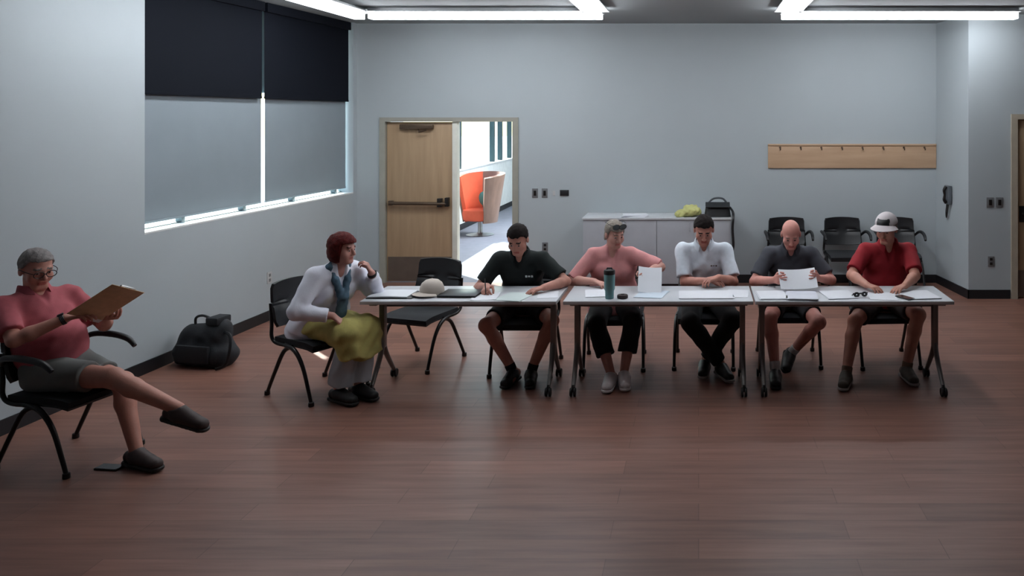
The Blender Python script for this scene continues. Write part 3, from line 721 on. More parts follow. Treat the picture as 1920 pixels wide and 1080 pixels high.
# ------------------------------------------------------------------ chairs
def chair(label, loc, rotz, arms=False, group=None):
    t = thing('stacking_chair', label, 'chair', loc, rotz, group)
    sd = SDF((-0.28, -0.28, 0.38), (0.28, 0.3, 0.5), 0.007)
    bm = new_bm()
    def seat(u, v):
        x = (u-0.5)*0.46; y = -0.20+v*0.44
        r = 1-0.10*max(0, v-0.75)*4*0.4
        return V((x*r, y, 0.435-0.02*max(0, (v-0.72)/0.28)**2-0.010*math.sin(PI*v)*math.sin(PI*u)))
    sheet(bm, seat, 12, 12, 0.036); bmesh.ops.bevel(bm, geom=[e for e in bm.edges if e.is_boundary], offset=0.004, affect='EDGES') if False else None
    obj('seat', bm, M_seatf, t)
    bm = new_bm(); sheet(bm, lambda u, v: seat(u, v)*1.0-V((0, 0, 0.025)), 8, 8, 0.014); obj('seat_pan', bm, M_black, t)
    bm = new_bm()
    def back(u, v):
        a = (u-0.5)*2; z_ = 0.515+v*0.345; w = 0.232*(1-0.05*v)
        cr = 1-0.06*max(0, abs(v-0.5)*2-0.8)*5*(abs(a))
        return V((a*w*cr, -0.235-0.075*v+0.055*a*a-0.018*math.sin(PI*v), z_-0.012*a*a*(1 if v > .5 else -1)))
    sheet(bm, back, 14, 10, 0.022); obj('backrest', bm, M_black, t)
    for q in (-1, 1):
        bm = new_bm(); tube(bm, [(q*0.215, 0.02, 0.405), (q*0.232, -0.16, 0.405), (q*0.238, -0.225, 0.45), (q*0.232, -0.235, 0.55), (q*0.222, -0.262, 0.70)], 0.014, 10, 5); obj('back_upright', bm, M_leg, t)
        bm = new_bm(); tube(bm, [(q*0.236, -0.07, 0.408), (q*0.244, 0.06, 0.385), (q*0.248, 0.16, 0.28), (q*0.25, 0.235, 0.10), (q*0.25, 0.262, 0.02)], [0.016, 0.017, 0.015, 0.0135, 0.013], 10, 5); lg = obj('leg', bm, M_leg, t)
        bm = new_bm(); lathe(bm, [(0.018, 0), (0.021, 0.004), (0.02, 0.03), (0.014, 0.034)], 14, (q*0.25, 0.263, 0)); obj('glide', bm, M_wheel, lg)
        bm = new_bm(); tube(bm, [(q*0.236, 0.03, 0.405), (q*0.242, -0.07, 0.36), (q*0.248, -0.17, 0.19), (q*0.25, -0.262, 0.02)], [0.016, 0.016, 0.014, 0.013], 10, 5); lg = obj('leg', bm, M_leg, t)
        bm = new_bm(); lathe(bm, [(0.018, 0), (0.021, 0.004), (0.02, 0.03), (0.014, 0.034)], 14, (q*0.25, -0.263, 0)); obj('glide', bm, M_wheel, lg)
        if arms:
            bm = new_bm(); tube(bm, [(q*0.228, -0.25, 0.63), (q*0.275, -0.17, 0.69), (q*0.285, -0.02, 0.70), (q*0.28, 0.12, 0.68), (q*0.275, 0.185, 0.635)], [0.013, 0.018, 0.021, 0.019, 0.014], 10, 6); obj('armrest', bm, M_black, t)
    bm = new_bm(); tube(bm, [(-0.236, -0.03, 0.395), (0.236, -0.03, 0.395)], 0.012, 8); obj('stretcher', bm, M_leg, t)
    return t
GC = 'black chairs'
c0 = chair('black chair under the red-haired woman in white at the table end', (-2.98, 6.27, 0), math.radians(-118.7), group=GC)
PI_ = PI
for lab, x, y, rz in (
    ('empty black chair turned slightly, tucked behind the table beside the red-haired woman', -2.42, 7.0, math.radians(162)),
    ('black chair under the man in the dark polo who is writing', -1.47, 6.83, PI),
    ('black chair under the woman in the pink top', -0.73, 6.98, PI+0.05),
    ('black chair under the man in the white polo', 0.05, 7.02, PI-0.03),
    ('black chair under the bald man in the grey polo', 0.79, 7.06, PI),
    ('black chair under the man in the red shirt and cap', 1.62, 7.04, PI+0.06)):
    dup(c0, (x, y, 0), rz, lab)
ca = chair('black armchair under the man with crossed legs by the left wall', (-3.96, 5.05, 0), math.radians(-102), True, GC)
for lab, x, rz in (('black armchair at the back wall directly behind the bald man', 1.12, PI), ('empty black armchair at the back wall between the bald man and the man in red', 1.83, PI), ('black armchair at the back wall half hidden behind the man in red', 2.50, PI-0.05)):
    dup(ca, (x, 9.95, 0), rz, lab)

# ------------------------------------------------------------------ folding tables
TY, TD, TZ = 6.375, 0.55, 0.74
def table(label, x0, x1):
    w = x1-x0
    t = thing('training_table', label, 'table', ((x0+x1)/2, TY, 0), 0, 'white tables in a row')
    bm = new_bm(); box(bm, (-w/2, -TD/2, TZ-0.028), (w/2, TD/2, TZ), bev=0.004); tp = obj('tabletop', bm, M_top, t)
    bm = new_bm(); box(bm, (-w/2+0.002, -TD/2-0.003, TZ-0.026), (w/2-0.002, -TD/2+0.001, TZ-0.003), bev=0.001); obj('edge_band', bm, M_edge, tp)
    for q in (-1, 1):
        x = q*(w/2-0.07)
        bm = new_bm(); box(bm, (x-0.022, -0.03, 0.31), (x+0.022, 0.03, TZ-0.03), bev=0.008); box(bm, (x-0.03, -0.2, TZ-0.055), (x+0.03, 0.2, TZ-0.028), bev=0.006); lg = obj('leg', bm, M_tleg, t)
        for d in (-1, 1):
            bm = new_bm(); tube(bm, [(x, d*0.008, 0.35), (x, d*0.06, 0.25), (x, d*0.225, 0.065)], [0.023, 0.021, 0.016], 10, 4); ft = obj('foot', bm, M_tleg, lg)
            bm = new_bm()
            for s_ in (-1, 1): lathe(bm, [(0.012, -0.009), (0.03, -0.009), (0.034, -0.005), (0.034, 0.005), (0.03, 0.009), (0.012, 0.009)], 18, (x+s_*0.014, d*0.238, 0.034), Matrix.Rotation(PI/2, 3, 'Y'))
            tube(bm, [(x, d*0.225, 0.085), (x, d*0.238, 0.034)], 0.010, 8)
            obj('caster', bm, M_wheel, lg)
    bm = new_bm(); tube(bm, [(-w/2+0.07, 0.04, 0.64), (w/2-0.07, 0.04, 0.64)], 0.016, 8); obj('stretcher', bm, M_tleg, t)
    return t
table('white table on casters at the left end, beside the red-haired woman', -2.585, -1.085)
table('white table in the middle of the row, under the teal tumbler', -1.035, 0.418)
table('white table at the right end, before the bald man and the man in red', 0.432, 1.95)
# ------------------------------------------------------------------ things on the tables and the floor
def paper(label, x, y, z, w, d, rz, m=None, n=1, name='paper_sheet', cat='paper', parent=None, curl=0.0):
    t = thing(name, label, cat, (x, y, z), rz)
    bm = new_bm()
    for k in range(n):
        ox, oy, a = (random.uniform(-.006, .006), random.uniform(-.006, .006), random.uniform(-.05, .05)) if n > 1 else (0, 0, 0)
        c, s_ = math.cos(a), math.sin(a)
        sheet(bm, lambda u, v: V(((u-.5)*w*c-(v-.5)*d*s_+ox, (u-.5)*w*s_+(v-.5)*d*c+oy, 0.0015+0.0022*k+curl*(2*abs(u-.5))**3)), 6, 2, 0.0016)
    obj('sheets' if n > 1 else 'sheet', bm, m or M_paper, t, False)
    return t
# woman's notebook
t = thing('notebook', 'open white page notebook with dark cover at the left table end', 'notebook', (-2.40, 6.30, TZ), 0.0)
bm = new_bm(); box(bm, (-0.17, -0.13, 0.0), (0.185, 0.13, 0.006), bev=0.002); obj('cover', bm, M_black, t)
bm = new_bm(); sheet(bm, lambda u, v: V((-0.165+0.31*u, -0.122+0.244*v, 0.011+0.004*math.sin(PI*u))), 10, 2, 0.009); obj('pages', bm, M_paper, t)
# cream cap
M_cap = mat('cream_cotton', (196, 186, 176), 0.9, var=0.05, bump=0.1, bscale=200)
t = thing('baseball_cap', 'cream baseball cap lying on the left table beside the laptop', 'cap', (-2.11, 6.33, TZ), math.radians(-30))
bm = new_bm()
N_ = 24
prof = [(0.092, 0.004), (0.095, 0.03), (0.092, 0.06), (0.078, 0.092), (0.05, 0.115), (0.02, 0.123), (0.001, 0.124)]
lathe(bm, prof, N_); cr = obj('crown', bm, M_cap, t)
bm = new_bm(); lathe(bm, [(0.008, 0.122), (0.009, 0.126), (0.004, 0.129)], 10); obj('button', bm, M_cap, cr)
bm = new_bm()
def brim(u, v):
    a = (u-0.5)*2*1.15; r = 0.088+0.075*v*math.cos(a*0.85)
    return V((math.sin(a)*r*(1-0.05*v), -math.cos(a)*r, 0.012+0.010*(1-v)-0.006*a*a+0.006))
sheet(bm, brim, 16, 5, 0.004); obj('brim', bm, M_cap, t)
# laptop
t = thing('laptop', 'closed dark laptop lying flat on the left table beside the cap', 'laptop', (-1.875, 6.32, TZ), -0.05)
bm = new_bm(); box(bm, (-0.15, -0.12, 0.003), (0.15, 0.12, 0.012), bev=0.003); obj('base', bm, M_dark, t)
bm = new_bm(); box(bm, (-0.15, -0.12, 0.0125), (0.15, 0.12, 0.020), bev=0.003); obj('lid', bm, mat('laptop_lid', (52, 54, 60), 0.35, 0.3), t)
bm = new_bm(); box(bm, (-0.13, 0.112, 0.004), (0.13, 0.126, 0.017), bev=0.003); obj('hinge', bm, M_black, t)
# papers
paper('white sheet under the right hand of the man in the dark polo', -1.665, 6.26, TZ, 0.20, 0.26, 0.1, curl=0.004)
paper('pale greenish paper in front of the man in the dark polo', -1.43, 6.24, TZ, 0.215, 0.28, -0.25, M_paperg, n=2)
paper('white sheet at the right corner of the left table', -1.19, 6.32, TZ, 0.16, 0.25, 0.15)
paper('white papers between the pink woman and the teal tumbler', -0.79, 6.37, TZ, 0.216, 0.27, 0.2, n=2)
paper('pale blue paper under the sheet held by the woman in pink', -0.37, 6.33, TZ, 0.22, 0.27, -0.2, mat('paper_blue', (196, 208, 220), 0.7), n=2)
paper('large white sheets in front of the man in the white polo', 0.06, 6.31, TZ, 0.42, 0.28, 0.04, n=3)
paper('white sheet at the right end of the middle table', 0.31, 6.36, TZ, 0.17, 0.27, -0.1)
paper('white paper stack at the left corner of the right table', 0.575, 6.28, TZ, 0.22, 0.28, 0.1, n=5)
paper('thick grey-edged paper stack under the sheet held by the bald man', 0.805, 6.25, TZ, 0.23, 0.28, -0.08, mat('paper_grey', (200, 202, 212), 0.7), n=7)
paper('white papers between the bald man and the sunglasses', 1.10, 6.31, TZ, 0.24, 0.29, 0.12, n=3)
paper('white sheet under the hands of the man in red', 1.44, 6.27, TZ, 0.21, 0.27, -0.12)
paper('white papers at the right end of the right table', 1.73, 6.30, TZ, 0.26, 0.29, 0.1, n=4)
# tumbler
t = thing('tumbler', 'teal insulated tumbler with a black lid in front of the woman in pink', 'tumbler', (-0.69, 6.19, TZ))
bm = new_bm(); lathe(bm, [(0.030, 0.0), (0.033, 0.003), (0.0345, 0.06), (0.041, 0.075), (0.043, 0.185), (0.042, 0.19)], 28); obj('cup', bm, mat('teal_enamel', (116, 164, 168), 0.4, 0.1), t)
bm = new_bm(); lathe(bm, [(0.0435, 0.188), (0.045, 0.192), (0.045, 0.212), (0.040, 0.222), (0.02, 0.224)], 28); lid = obj('lid', bm, M_black, t)
bm = new_bm(); tube(bm, [(-0.02, 0, 0.222), (-0.018, 0, 0.235), (0.018, 0, 0.235), (0.02, 0, 0.222)], 0.006, 8); obj('tab', bm, M_black, lid)
# dark round lid / puck
t = thing('hockey_puck_speaker', 'small dark round puck beside the teal tumbler', 'puck', (-0.59, 6.20, TZ))
t.name = 'round_puck'
bm = new_bm(); lathe(bm, [(0.036, 0), (0.042, 0.004), (0.043, 0.02), (0.038, 0.028), (0.01, 0.03)], 24); obj('body', bm, mat('puck_dark', (52, 40, 42), 0.5), t)
bm = new_bm(); lathe(bm, [(0.014, 0.029), (0.014, 0.033), (0.004, 0.034)], 16); obj('knob', bm, M_black, t)
# folded sunglasses
t = thing('sunglasses', 'folded black sunglasses on the table left of the man in red', 'sunglasses', (1.255, 6.24, TZ), 0.3)
for q in (-1, 1):
    bm = new_bm(); sheet(bm, lambda u, v: V((q*0.034+0.026*math.cos(2*PI*u)*(0.25+.75*v), -0.02-0.01*v*0+0.004, 0.024+0.020*math.sin(2*PI*u)*(0.25+.75*v))), 16, 2, 0.004); obj('lens', bm, mat('dark_lens', (14, 14, 16), 0.15), t)
    bm = new_bm(); tube(bm, [(q*0.062, -0.016, 0.034), (q*0.05, 0.0, 0.03), (-q*0.02, 0.02+0.006*q, 0.022), (-q*0.05, 0.026+0.006*q, 0.010)], 0.004, 8, 4); obj('temple', bm, M_black, t)
bm = new_bm(); tube(bm, [(-0.012, -0.016, 0.03), (0, -0.018, 0.034), (0.012, -0.016, 0.03)], 0.003, 8); obj('bridge', bm, M_black, t)
# phone on the table by the man in red
def slab_phone(label, x, y, z, rz, w=0.072, d=0.15):
    t = thing('mobile_phone', label, 'phone', (x, y, z), rz)
    bm = new_bm(); box(bm, (-w/2, -d/2, 0), (w/2, d/2, 0.010), bev=0.004); obj('case', bm, M_black, t)
    bm = new_bm(); box(bm, (-w/2+0.004, -d/2+0.005, 0.0095), (w/2-0.004, d/2-0.005, 0.011)); obj('screen', bm, mat('phone_screen', (18, 20, 26), 0.1), t)
    return t
slab_phone('dark phone beside the left hand of the man in red', 1.60, 6.20, TZ, 0.5)
slab_phone('dark phone lying on the floor by the left man\'s planted shoe', -3.60, 4.89, 0, 1.45, 0.075, 0.15)

# black soft briefcase by the left wall
bx, by = -4.27, 6.93
t = thing('laptop_bag', 'black soft bag with shoulder strap on the floor by the left wall', 'bag', (bx, by, 0), math.atan2(wd.y, wd.x)*0+math.radians(-12))
M_bag = mat('black_nylon', (24, 27, 32), 0.75, var=0.15, vscale=20, bump=0.2, bscale=60)
sd = SDF((-0.42, -0.26, -0.02), (0.42, 0.26, 0.56), 0.009)
sd.cap((-0.17, 0, 0.10), (0.17, 0, 0.10), 0.115, 0.115, 0.05, (0, 1, 0), 1.2); sd.cap((-0.14, 0.01, 0.24), (0.13, 0.01, 0.26), 0.10, 0.105, 0.06, (0, 1, 0), 1.0)
sd.cap((0.08, 0.02, 0.30), (0.15, 0.02, 0.33), 0.075, 0.075, 0.04)
sd.wrinkle(0.004, 28, 2.2); sd.cutfn((-1, -1, -1), (1, 1, 1), lambda X, Y, Z: 0.004-Z+0*X+0*Y)
bb = sdf_obj('bag_body', sd, M_bag, (0, 0, 0), t)
bm = new_bm(); box(bm, (-0.17, -0.155, 0.05), (0.16, -0.115, 0.20), bev=0.02); obj('front_pocket', bm, M_bag, t)
bm = new_bm(); tube(bm, [(-0.10, 0.0, 0.32), (-0.09, -0.01, 0.40), (-0.02, -0.01, 0.425), (0.05, 0.0, 0.40), (0.07, 0.0, 0.36)], 0.011, 8, 5); obj('handle', bm, M_black, t)
bm = new_bm(); box(bm, (0.06, -0.07, 0.36), (0.18, 0.09, 0.425), bev=0.015); obj('flap', bm, M_bag, t)
bm = new_bm(); tube(bm, [(0.22, -0.03, 0.30), (0.30, -0.06, 0.28), (0.325, -0.09, 0.17), (0.30, -0.11, 0.05), (0.22, -0.13, 0.012)], 0.013, 8, 6, flat=0.6); obj('strap', bm, M_black, t)

# ------------------------------------------------------------------ lobby tub chair
t = thing('tub_chair', 'orange tub chair with a brown curved back in the lobby beyond the open door', 'armchair', (-3.96, 14.5, 0), math.radians(150))
M_or = mat('orange_fabric', (214, 92, 62), 0.85, bump=0.1); M_ply = mat_wood('walnut_shell', (116, 92, 80), (136, 108, 94), 0.5, (10, 10, 1.5))
bm = new_bm()
def shell(off):
    def fn(u, v):
        a = -PI/2 + (0.17+0.66*u)*2*PI      # opening towards +Y... local front
        a = PI/2+0.95+u*(2*PI-1.9)
        top = 1.10+0.08*math.sin(PI*u)-0.05
        r = 0.30+0.14*v+off
        return V((math.cos(a)*r, math.sin(a)*r*0.95, 0.24+(top-0.24)*v))
    return fn
sheet(bm, shell(0.0), 28, 8, 0.03); obj('back_shell', bm, M_ply, t)
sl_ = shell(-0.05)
bm = new_bm(); sheet(bm, lambda u, v: sl_(0.64*u, v), 20, 8, 0.06); obj('lining', bm, mat('brown_shaded_lining', (128, 92, 80), 0.85), t)  # shade on the lining, painted in as a brown part
bm = new_bm(); sheet(bm, lambda u, v: sl_(0.64+0.36*u, v), 12, 8, 0.06); obj('lining', bm, M_or, t)  # sunlit part of the same lining, left orange
bm = new_bm(); lathe(bm, [(0.25, 0.27), (0.30, 0.29), (0.315, 0.40), (0.30, 0.46), (0.2, 0.475), (0.02, 0.48)], 28); obj('seat', bm, M_or, t)
bm = new_bm(); lathe(bm, [(0.24, 0), (0.25, 0.01), (0.06, 0.035), (0.04, 0.06), (0.04, 0.26), (0.1, 0.27)], 24); obj('pedestal', bm, M_steel, t)
t = thing('round_cushion', 'round teal cushion on the orange tub chair in the lobby', 'cushion', (-3.93, 14.47, 0.483), math.radians(150))
bm = new_bm(); lathe(bm, [(0.02, -0.06), (0.11, -0.05), (0.15, -0.01), (0.15, 0.02), (0.11, 0.055), (0.02, 0.065)], 24, (0, -0.10, 0.155), Matrix.Rotation(math.radians(75), 3, 'X')); obj('cover', bm, mat('teal_fabric', (66, 112, 104), 0.85), t)
bm = new_bm(); lathe(bm, [(0.004, 0.0), (0.016, 0.002), (0.012, 0.008)], 12, (0, -0.035, 0.172), Matrix.Rotation(math.radians(-105+180), 3, 'X')); obj('button', bm, mat('teal_fabric', (66, 112, 104), 0.85), t)

# ------------------------------------------------------------------ people
def logo(P, m, x, y, w, h, n=3):
    """small embroidered mark on the chest (illegible in the picture)"""
    B = V(P['B']); bm = new_bm()
    c = P['chest']+P['sp']*y+P['rs']*x
    # drop the mark onto the shirt surface
    me = P['shirt'].data; co = np.empty(len(me.vertices)*3); me.vertices.foreach_get('co', co); co = co.reshape(-1, 3)+P['B']
    d = co-c; lat = np.hypot(d@P['rs'], d@P['sp']); k = (lat < 0.02) & (d@P['back'] > 0)
    if not k.any(): return
    i = np.where(k)[0]; dep = (d[i]@P['back']).max()
    for j in range(n):
        q = c+P['back']*(dep+0.001)+P['rs']*((j-(n-1)/2)*w/n)*-1
        R = Matrix((P['rs'], P['back'], P['sp'])).transposed()
        obox(bm, V(q)-B, (w/n*0.72, 0.004, h*(1-0.3*(j % 2))), R, 0.001)
    obj('chest_logo', bm, m, P['shirt'], False)

def polo(name, rgb): return mat(name, rgb, 0.9, var=0.06, vscale=30, bump=0.12, bscale=260)
M_blk = mat('black_cloth', (17, 17, 20), 0.9, var=0.15, vscale=12)
M_shoek = mat('black_shoe', (20, 18, 19), 0.5); M_shoew = mat('white_shoe', (224, 214, 214), 0.6); M_shoeb = mat('brown_shoe', (58, 44, 42), 0.6)
M_solew = mat('pale_sole', (150, 140, 136), 0.6); M_soled = mat('dark_sole', (28, 26, 27), 0.6); M_sockw = mat('white_sock', (200, 200, 202), 0.9)
M_hairg = mat('grey_hair', (122, 116, 114), 0.8, var=0.25, vscale=60, bump=0.3, bscale=120)
M_hairb = mat('dark_hair', (26, 19, 18), 0.75, spec=0.15, var=0.3, vscale=60, bump=0.3, bscale=120)
M_hairr = mat('auburn_hair', (82, 20, 18), 0.7, spec=0.2, var=0.35, vscale=50, bump=0.4, bscale=100)
M_hairs = mat('ash_hair', (132, 122, 112), 0.7, var=0.3, vscale=50, bump=0.4, bscale=100)

SK = (190, 138, 122)
# man at the left wall, legs crossed, reading a clipboard
P0 = person('grey-haired man in a red polo and grey shorts, legs crossed, by the left wall', (-4.06, 5.07), math.radians(-102), (186, 130, 114), S=1.03, girth=1.12, belly=0.06,
    lean=-0.43, yaw=0.25, pitch=0.25, hip_z=0.545, twist=-0.18,
    handR=(-3.90, 4.93, 0.905), handL=(-3.80, 5.12, 0.86), dirR=(0.9, 0.15, 0.20), dirL=(0.75, -0.45, 0.1), palmR=(0.15, 0.1, -1), palmL=(-0.1, 0.2, 1), curl=(0.45, 0.75),
    poleR=(-0.2, -0.9, -0.8), poleL=(-0.2, 0.9, -0.8),
    footR=(-3.14, 4.83, 0.385), footL=(-3.45, 4.91, 0.095), fdirR=(0.95, -0.16, -0.20), fdirL=(0.90, -0.36, 0), kneeR=(0.8, -0.1, 1.0), kneeL=(0.8, -0.1, 0.8),
    shirt=polo('brick_red_polo', (168, 84, 92)), sleeve=0.80, pants=mat('grey_shorts', (106, 108, 106), 0.9, var=0.08), hem=0.66, shoe=M_shoeb, sole=M_soled,
    hair=M_hairg, hairstyle='short', brow=(110, 100, 96), shoe_len=0.30)
def glasses(P, m, up=0.0, lens=None, back=0.0, r=0.024):
    B = V(P['B']); hp = P['hp']; g0 = None
    bm = new_bm()
    for q in (-1, 1):
        ring = [V(hp(q*0.033+r*1.15*math.cos(a), 0.106+back, 0.002+up+r*0.85*math.sin(a)))-B for a in [2*PI*k/18 for k in range(19)]]
        tube(bm, ring, 0.0026, 6)
        tube(bm, [V(hp(q*0.060, 0.104+back, 0.01+up))-B, V(hp(q*0.083, 0.06+back, 0.012+up))-B, V(hp(q*0.088, 0.0+back, 0.008+up))-B, V(hp(q*0.085, -0.02+back, -0.005+up))-B], 0.0024, 6, 3)
    tube(bm, [V(hp(-0.008, 0.108+back, 0.006+up))-B, V(hp(0.008, 0.108+back, 0.006+up))-B], 0.0024, 6)
    o = obj('glasses', bm, m, P['o'])
    if lens:
        for q in (-1, 1):
            bm = new_bm(); vs = [bm.verts.new(V(hp(q*0.033+r*1.13*math.cos(a), 0.106+back, 0.002+up+r*0.83*math.sin(a)))-B) for a in [2*PI*k/18 for k in range(18)]]; bm.faces.new(vs); obj('lens', bm, lens, o)
glasses(P0, M_dark)
def watch(P, at, el, m):
    B = V(P['B']); a = A(at); u = unit(a-A(el)); c = a-u*0.015
    bm = new_bm(); n = unit(np.cross(u, A((0.3, 0.2, 1)))); b = np.cross(u, n)
    for k in (-1, 0, 1):
        tube(bm, [V(c+u*k*0.007+(n*math.cos(t)+b*math.sin(t))*0.0295)-B for t in [2*PI*i/16 for i in range(17)]], 0.005, 6)
    o = obj('watch_strap', bm, m, P['o'])
    bm = new_bm(); R = Matrix((u, n, b)).transposed(); obox(bm, V(c-b*0.034)-B, (0.034, 0.03, 0.01), R, 0.004); obj('watch_case', bm, m, o)
watch(P0, (-3.90, 4.93, 0.905), P0['eR'], M_black)
# clipboard (a thing of its own, in his hands)
u = V((0.84, 0.0, 0.54)).normalized(); vdir = V((0.02, 0.19, -0.115)).normalized(); vdir = (vdir-u*vdir.dot(u)).normalized(); nrm = u.cross(vdir)
R_ = Matrix((u, vdir, nrm)).transposed()
cc = V((-3.665, 4.95, 0.995))
t = thing('clipboard', 'tan clipboard seen from behind, held up by the man at the left wall', 'clipboard', cc)
bm = new_bm(); obox(bm, (0, 0, 0), (0.33, 0.225, 0.004), R_, 0.0015); obj('board', bm, mat('hardboard', (206, 174, 140), 0.7, var=0.08, vscale=30), t)
bm = new_bm(); obox(bm, R_ @ V((-0.005, 0, 0.004)), (0.29, 0.215, 0.003), R_); obox(bm, R_ @ V((-0.168, 0.085, -0.002)), (0.03, 0.06, 0.002), R_); obj('sheets', bm, M_paper, t)
bm = new_bm(); obox(bm, R_ @ V((0.155, 0, 0.009)), (0.025, 0.10, 0.012), R_, 0.003); obj('clip', bm, M_steel, t)

# red-haired woman at the table end
P1 = person('red-haired woman in white with teal scarf and yellow skirt, chin in hand', (-2.97, 6.275), math.radians(-118.7), (192, 140, 128), S=0.99, girth=1.08, female=True,
    lean=0.38, yaw=-0.28, pitch=0.10, hip_z=0.535, roll=0.0, twist=-0.08,
    handL=(-2.555, 6.25, 0.925), dirL=(-0.45, -0.08, 0.85), palmL=(-0.75, -0.1, -0.5), curl=(0.5, 0.85), poleL=(0.55, 0.35, -1.0),
    handR=(-2.74, 5.99, 0.655), dirR=(0.75, 0.05, -0.55), palmR=(-0.4, 0.1, -1), poleR=(-0.8, -0.5, -0.2),
    footR=(-2.71, 6.02, 0.095), footL=(-2.60, 6.11, 0.095), fdirR=(0.85, -0.5, 0), fdirL=(0.85, -0.45, 0), kneeR=(0.8, -0.3, 1), kneeL=(0.8, -0.3, 1),
    shirt=mat('white_blouse', (226, 228, 240), 0.85, var=0.04, bump=0.1), sleeve=1.86, pants=mat('pale_trousers', (172, 180, 188), 0.9, var=0.06), hem=1.9, drape=1.0,
    shoe=M_shoek, sole=M_soled, hair=M_hairr, hairstyle='bob', brow=(90, 50, 42), collar=False, neck_open=0.05)
B = P1['B']
s = SDF(B+A((-0.35, -0.7, 0.25)), B+A((0.75, 0.4, 0.75)), 0.009)
r_, f_, H_ = P1['r'], P1['f'], P1['H']
hR, hL = H_+r_*0.09, H_-r_*0.09
s.cap(H_-r_*.07+A((0, 0, .02)), H_+r_*.07+A((0, 0, .02)), 0.125, 0.125, 0.05)
s.cap(hR, P1['kR'], 0.108, 0.10, 0.05); s.cap(hL, P1['kL'], 0.108, 0.10, 0.05); s.cap(H_+f_*0.15, (P1['kR']+P1['kL'])/2, 0.085, 0.075, 0.06)
for k_, dx in ((P1['kR'], 0.0), (P1['kL'], 0.0)): s.cap(k_, k_+f_*0.035-A((0, 0, 0.17)), 0.105, 0.098, 0.05, flat_b=True)
mk = (P1['kR']+P1['kL'])/2; s.cap(mk+f_*0.02, mk+f_*0.05-A((0, 0, 0.19)), 0.08, 0.075, 0.05, flat_b=True)
s.wrinkle(0.007, 30, 0.7)
s.cutfn((-9, -9, -1), (9, 9, 0.452), lambda X, Y, Z: np.where((X-B[0])**2+(Y-B[1])**2 < 0.075, 0.458-Z, -1.0)+0*Z)
sdf_obj('skirt', s, mat('yellow_skirt', (176, 166, 98), 0.9, var=0.12, vscale=14, bump=0.15), B, P1['o'], 1)
# scarf
nb, bk, rs, sp, ch_ = P1['nb'], P1['back'], P1['rs'], P1['sp'], P1['chest']
s = SDF(P1['chest']-0.45, P1['chest']+0.45, 0.007)
pl_ = nb+bk*0.075-sp*0.01
for q in (-1, 1):
    a0 = nb+rs*q*0.075+sp*0.01; a1 = nb+rs*q*0.05+bk*0.09-sp*0.05; a2 = ch_+rs*(0.012*q)+bk*0.185+sp*0.02; a3 = H_+sp*0.13+bk*0.20+rs*q*0.02; a4 = H_+bk*0.23+sp*0.02+rs*q*0.022
    s.cap(nb-bk*0.055+sp*0.03, a0, 0.026, 0.026, 0.02); s.cap(a0, a1, 0.026, 0.026, 0.02); s.cap(a1, a2, 0.026, 0.028, 0.02); s.cap(a2, a3, 0.026, 0.030, 0.02); s.cap(a3, a4, 0.03, 0.033, 0.02, flat_b=True)
s.wrinkle(0.003, 70, 0.2)
sdf_obj('scarf', s, mat('teal_scarf', (74, 100, 118), 0.85, var=0.25, vscale=18), B, P1['o'], 1)
watch(P1, (-2.555, 6.25, 0.925), P1['eL'], M_black)

R180 = PI
# man in the dark polo
P2 = person('man in a near-black polo writing at the left table, head bowed', (-1.50, 6.88), R180, (188, 132, 116), lean=0.36, pitch=0.55, yaw=0.10, hip_z=0.54, side=-0.02,
    handR=(-1.70, 6.42, 0.785), dirR=(0.1, -1, -0.15), palmR=(0.5, 0, -0.8), handL=(-1.24, 6.40, 0.78), dirL=(-0.75, -0.6, -0.08), curl=(0.75, 0.35), poleR=(-0.7, 0.6, -0.6), poleL=(1.0, 0.2, -0.5),
    footR=(-1.50, 6.47, 0.095), footL=(-1.355, 6.47, 0.095), fdirR=(-0.15, -1, 0), fdirL=(0.15, -1, 0), kneeR=(-0.75, -0.6, 0.8), kneeL=(0.75, -0.6, 0.8),
    shirt=polo('dark_polo', (18, 27, 27)), sleeve=0.78, pants=M_blk, hem=0.72, shoe=M_shoek, sole=M_soled, sock=M_blk, sock_h=0.06, hair=M_hairb, hairstyle='short', brow=(50, 38, 34))
logo(P2, M_paperg, -0.085, 0.03, 0.07, 0.02)
bm = new_bm(); tube(bm, [V((-1.675, 6.30, 0.752)), V((-1.70, 6.36, 0.86))], 0.0045, 8); 
o = obj('pen_barrel', bm, M_black, None); 
t = thing('pen', 'dark pen in the hand of the man in the dark polo', 'pen', (-1.675, 6.30, 0.752)); o.parent = t; o.location = (1.675, -6.30, -0.752)
bm = new_bm(); tube(bm, [V((-0.0005, -0.001, -0.006)), V((0.002, 0.004, 0.01))], [0.001, 0.004], 8); obj('pen_tip', bm, M_steel, t)
# woman in pink
P3 = person('woman in pink with sunglasses on her head, holding a white sheet', (-0.745, 6.99), R180+0.06, (198, 146, 132), S=0.98, girth=1.10, female=True, lean=0.24, pitch=0.30, yaw=-0.50, hip_z=0.54,
    handR=(-0.86, 6.61, 0.785), dirR=(0.75, -0.5, -0.1), palmR=(0, 0, -1), poleR=(-1.0, 0.2, -0.5), handL=(-0.47, 6.60, 0.835), dirL=(0.25, -0.8, 0.15), palmL=(-0.8, 0, -0.5), poleL=(1.0, 0.15, -0.2), curl=(0.4, 0.8),
    footR=(-0.70, 6.38, 0.095), footL=(-0.60, 6.42, 0.095), fdirR=(-0.08, -1, 0), fdirL=(0.15, -1, 0), kneeR=(-0.45, -0.6, 0.8), kneeL=(0.45, -0.6, 0.8),
    shirt=mat('pink_top', (212, 146, 146), 0.9, var=0.08, vscale=12, bump=0.1), sleeve=0.95, pants=M_blk, hem=1.62, drape=0.6, shoe=M_shoew, sole=M_shoew, hair=M_hairs, hairstyle='crop', brow=(120, 95, 84), collar=False, neck_open=0.045)
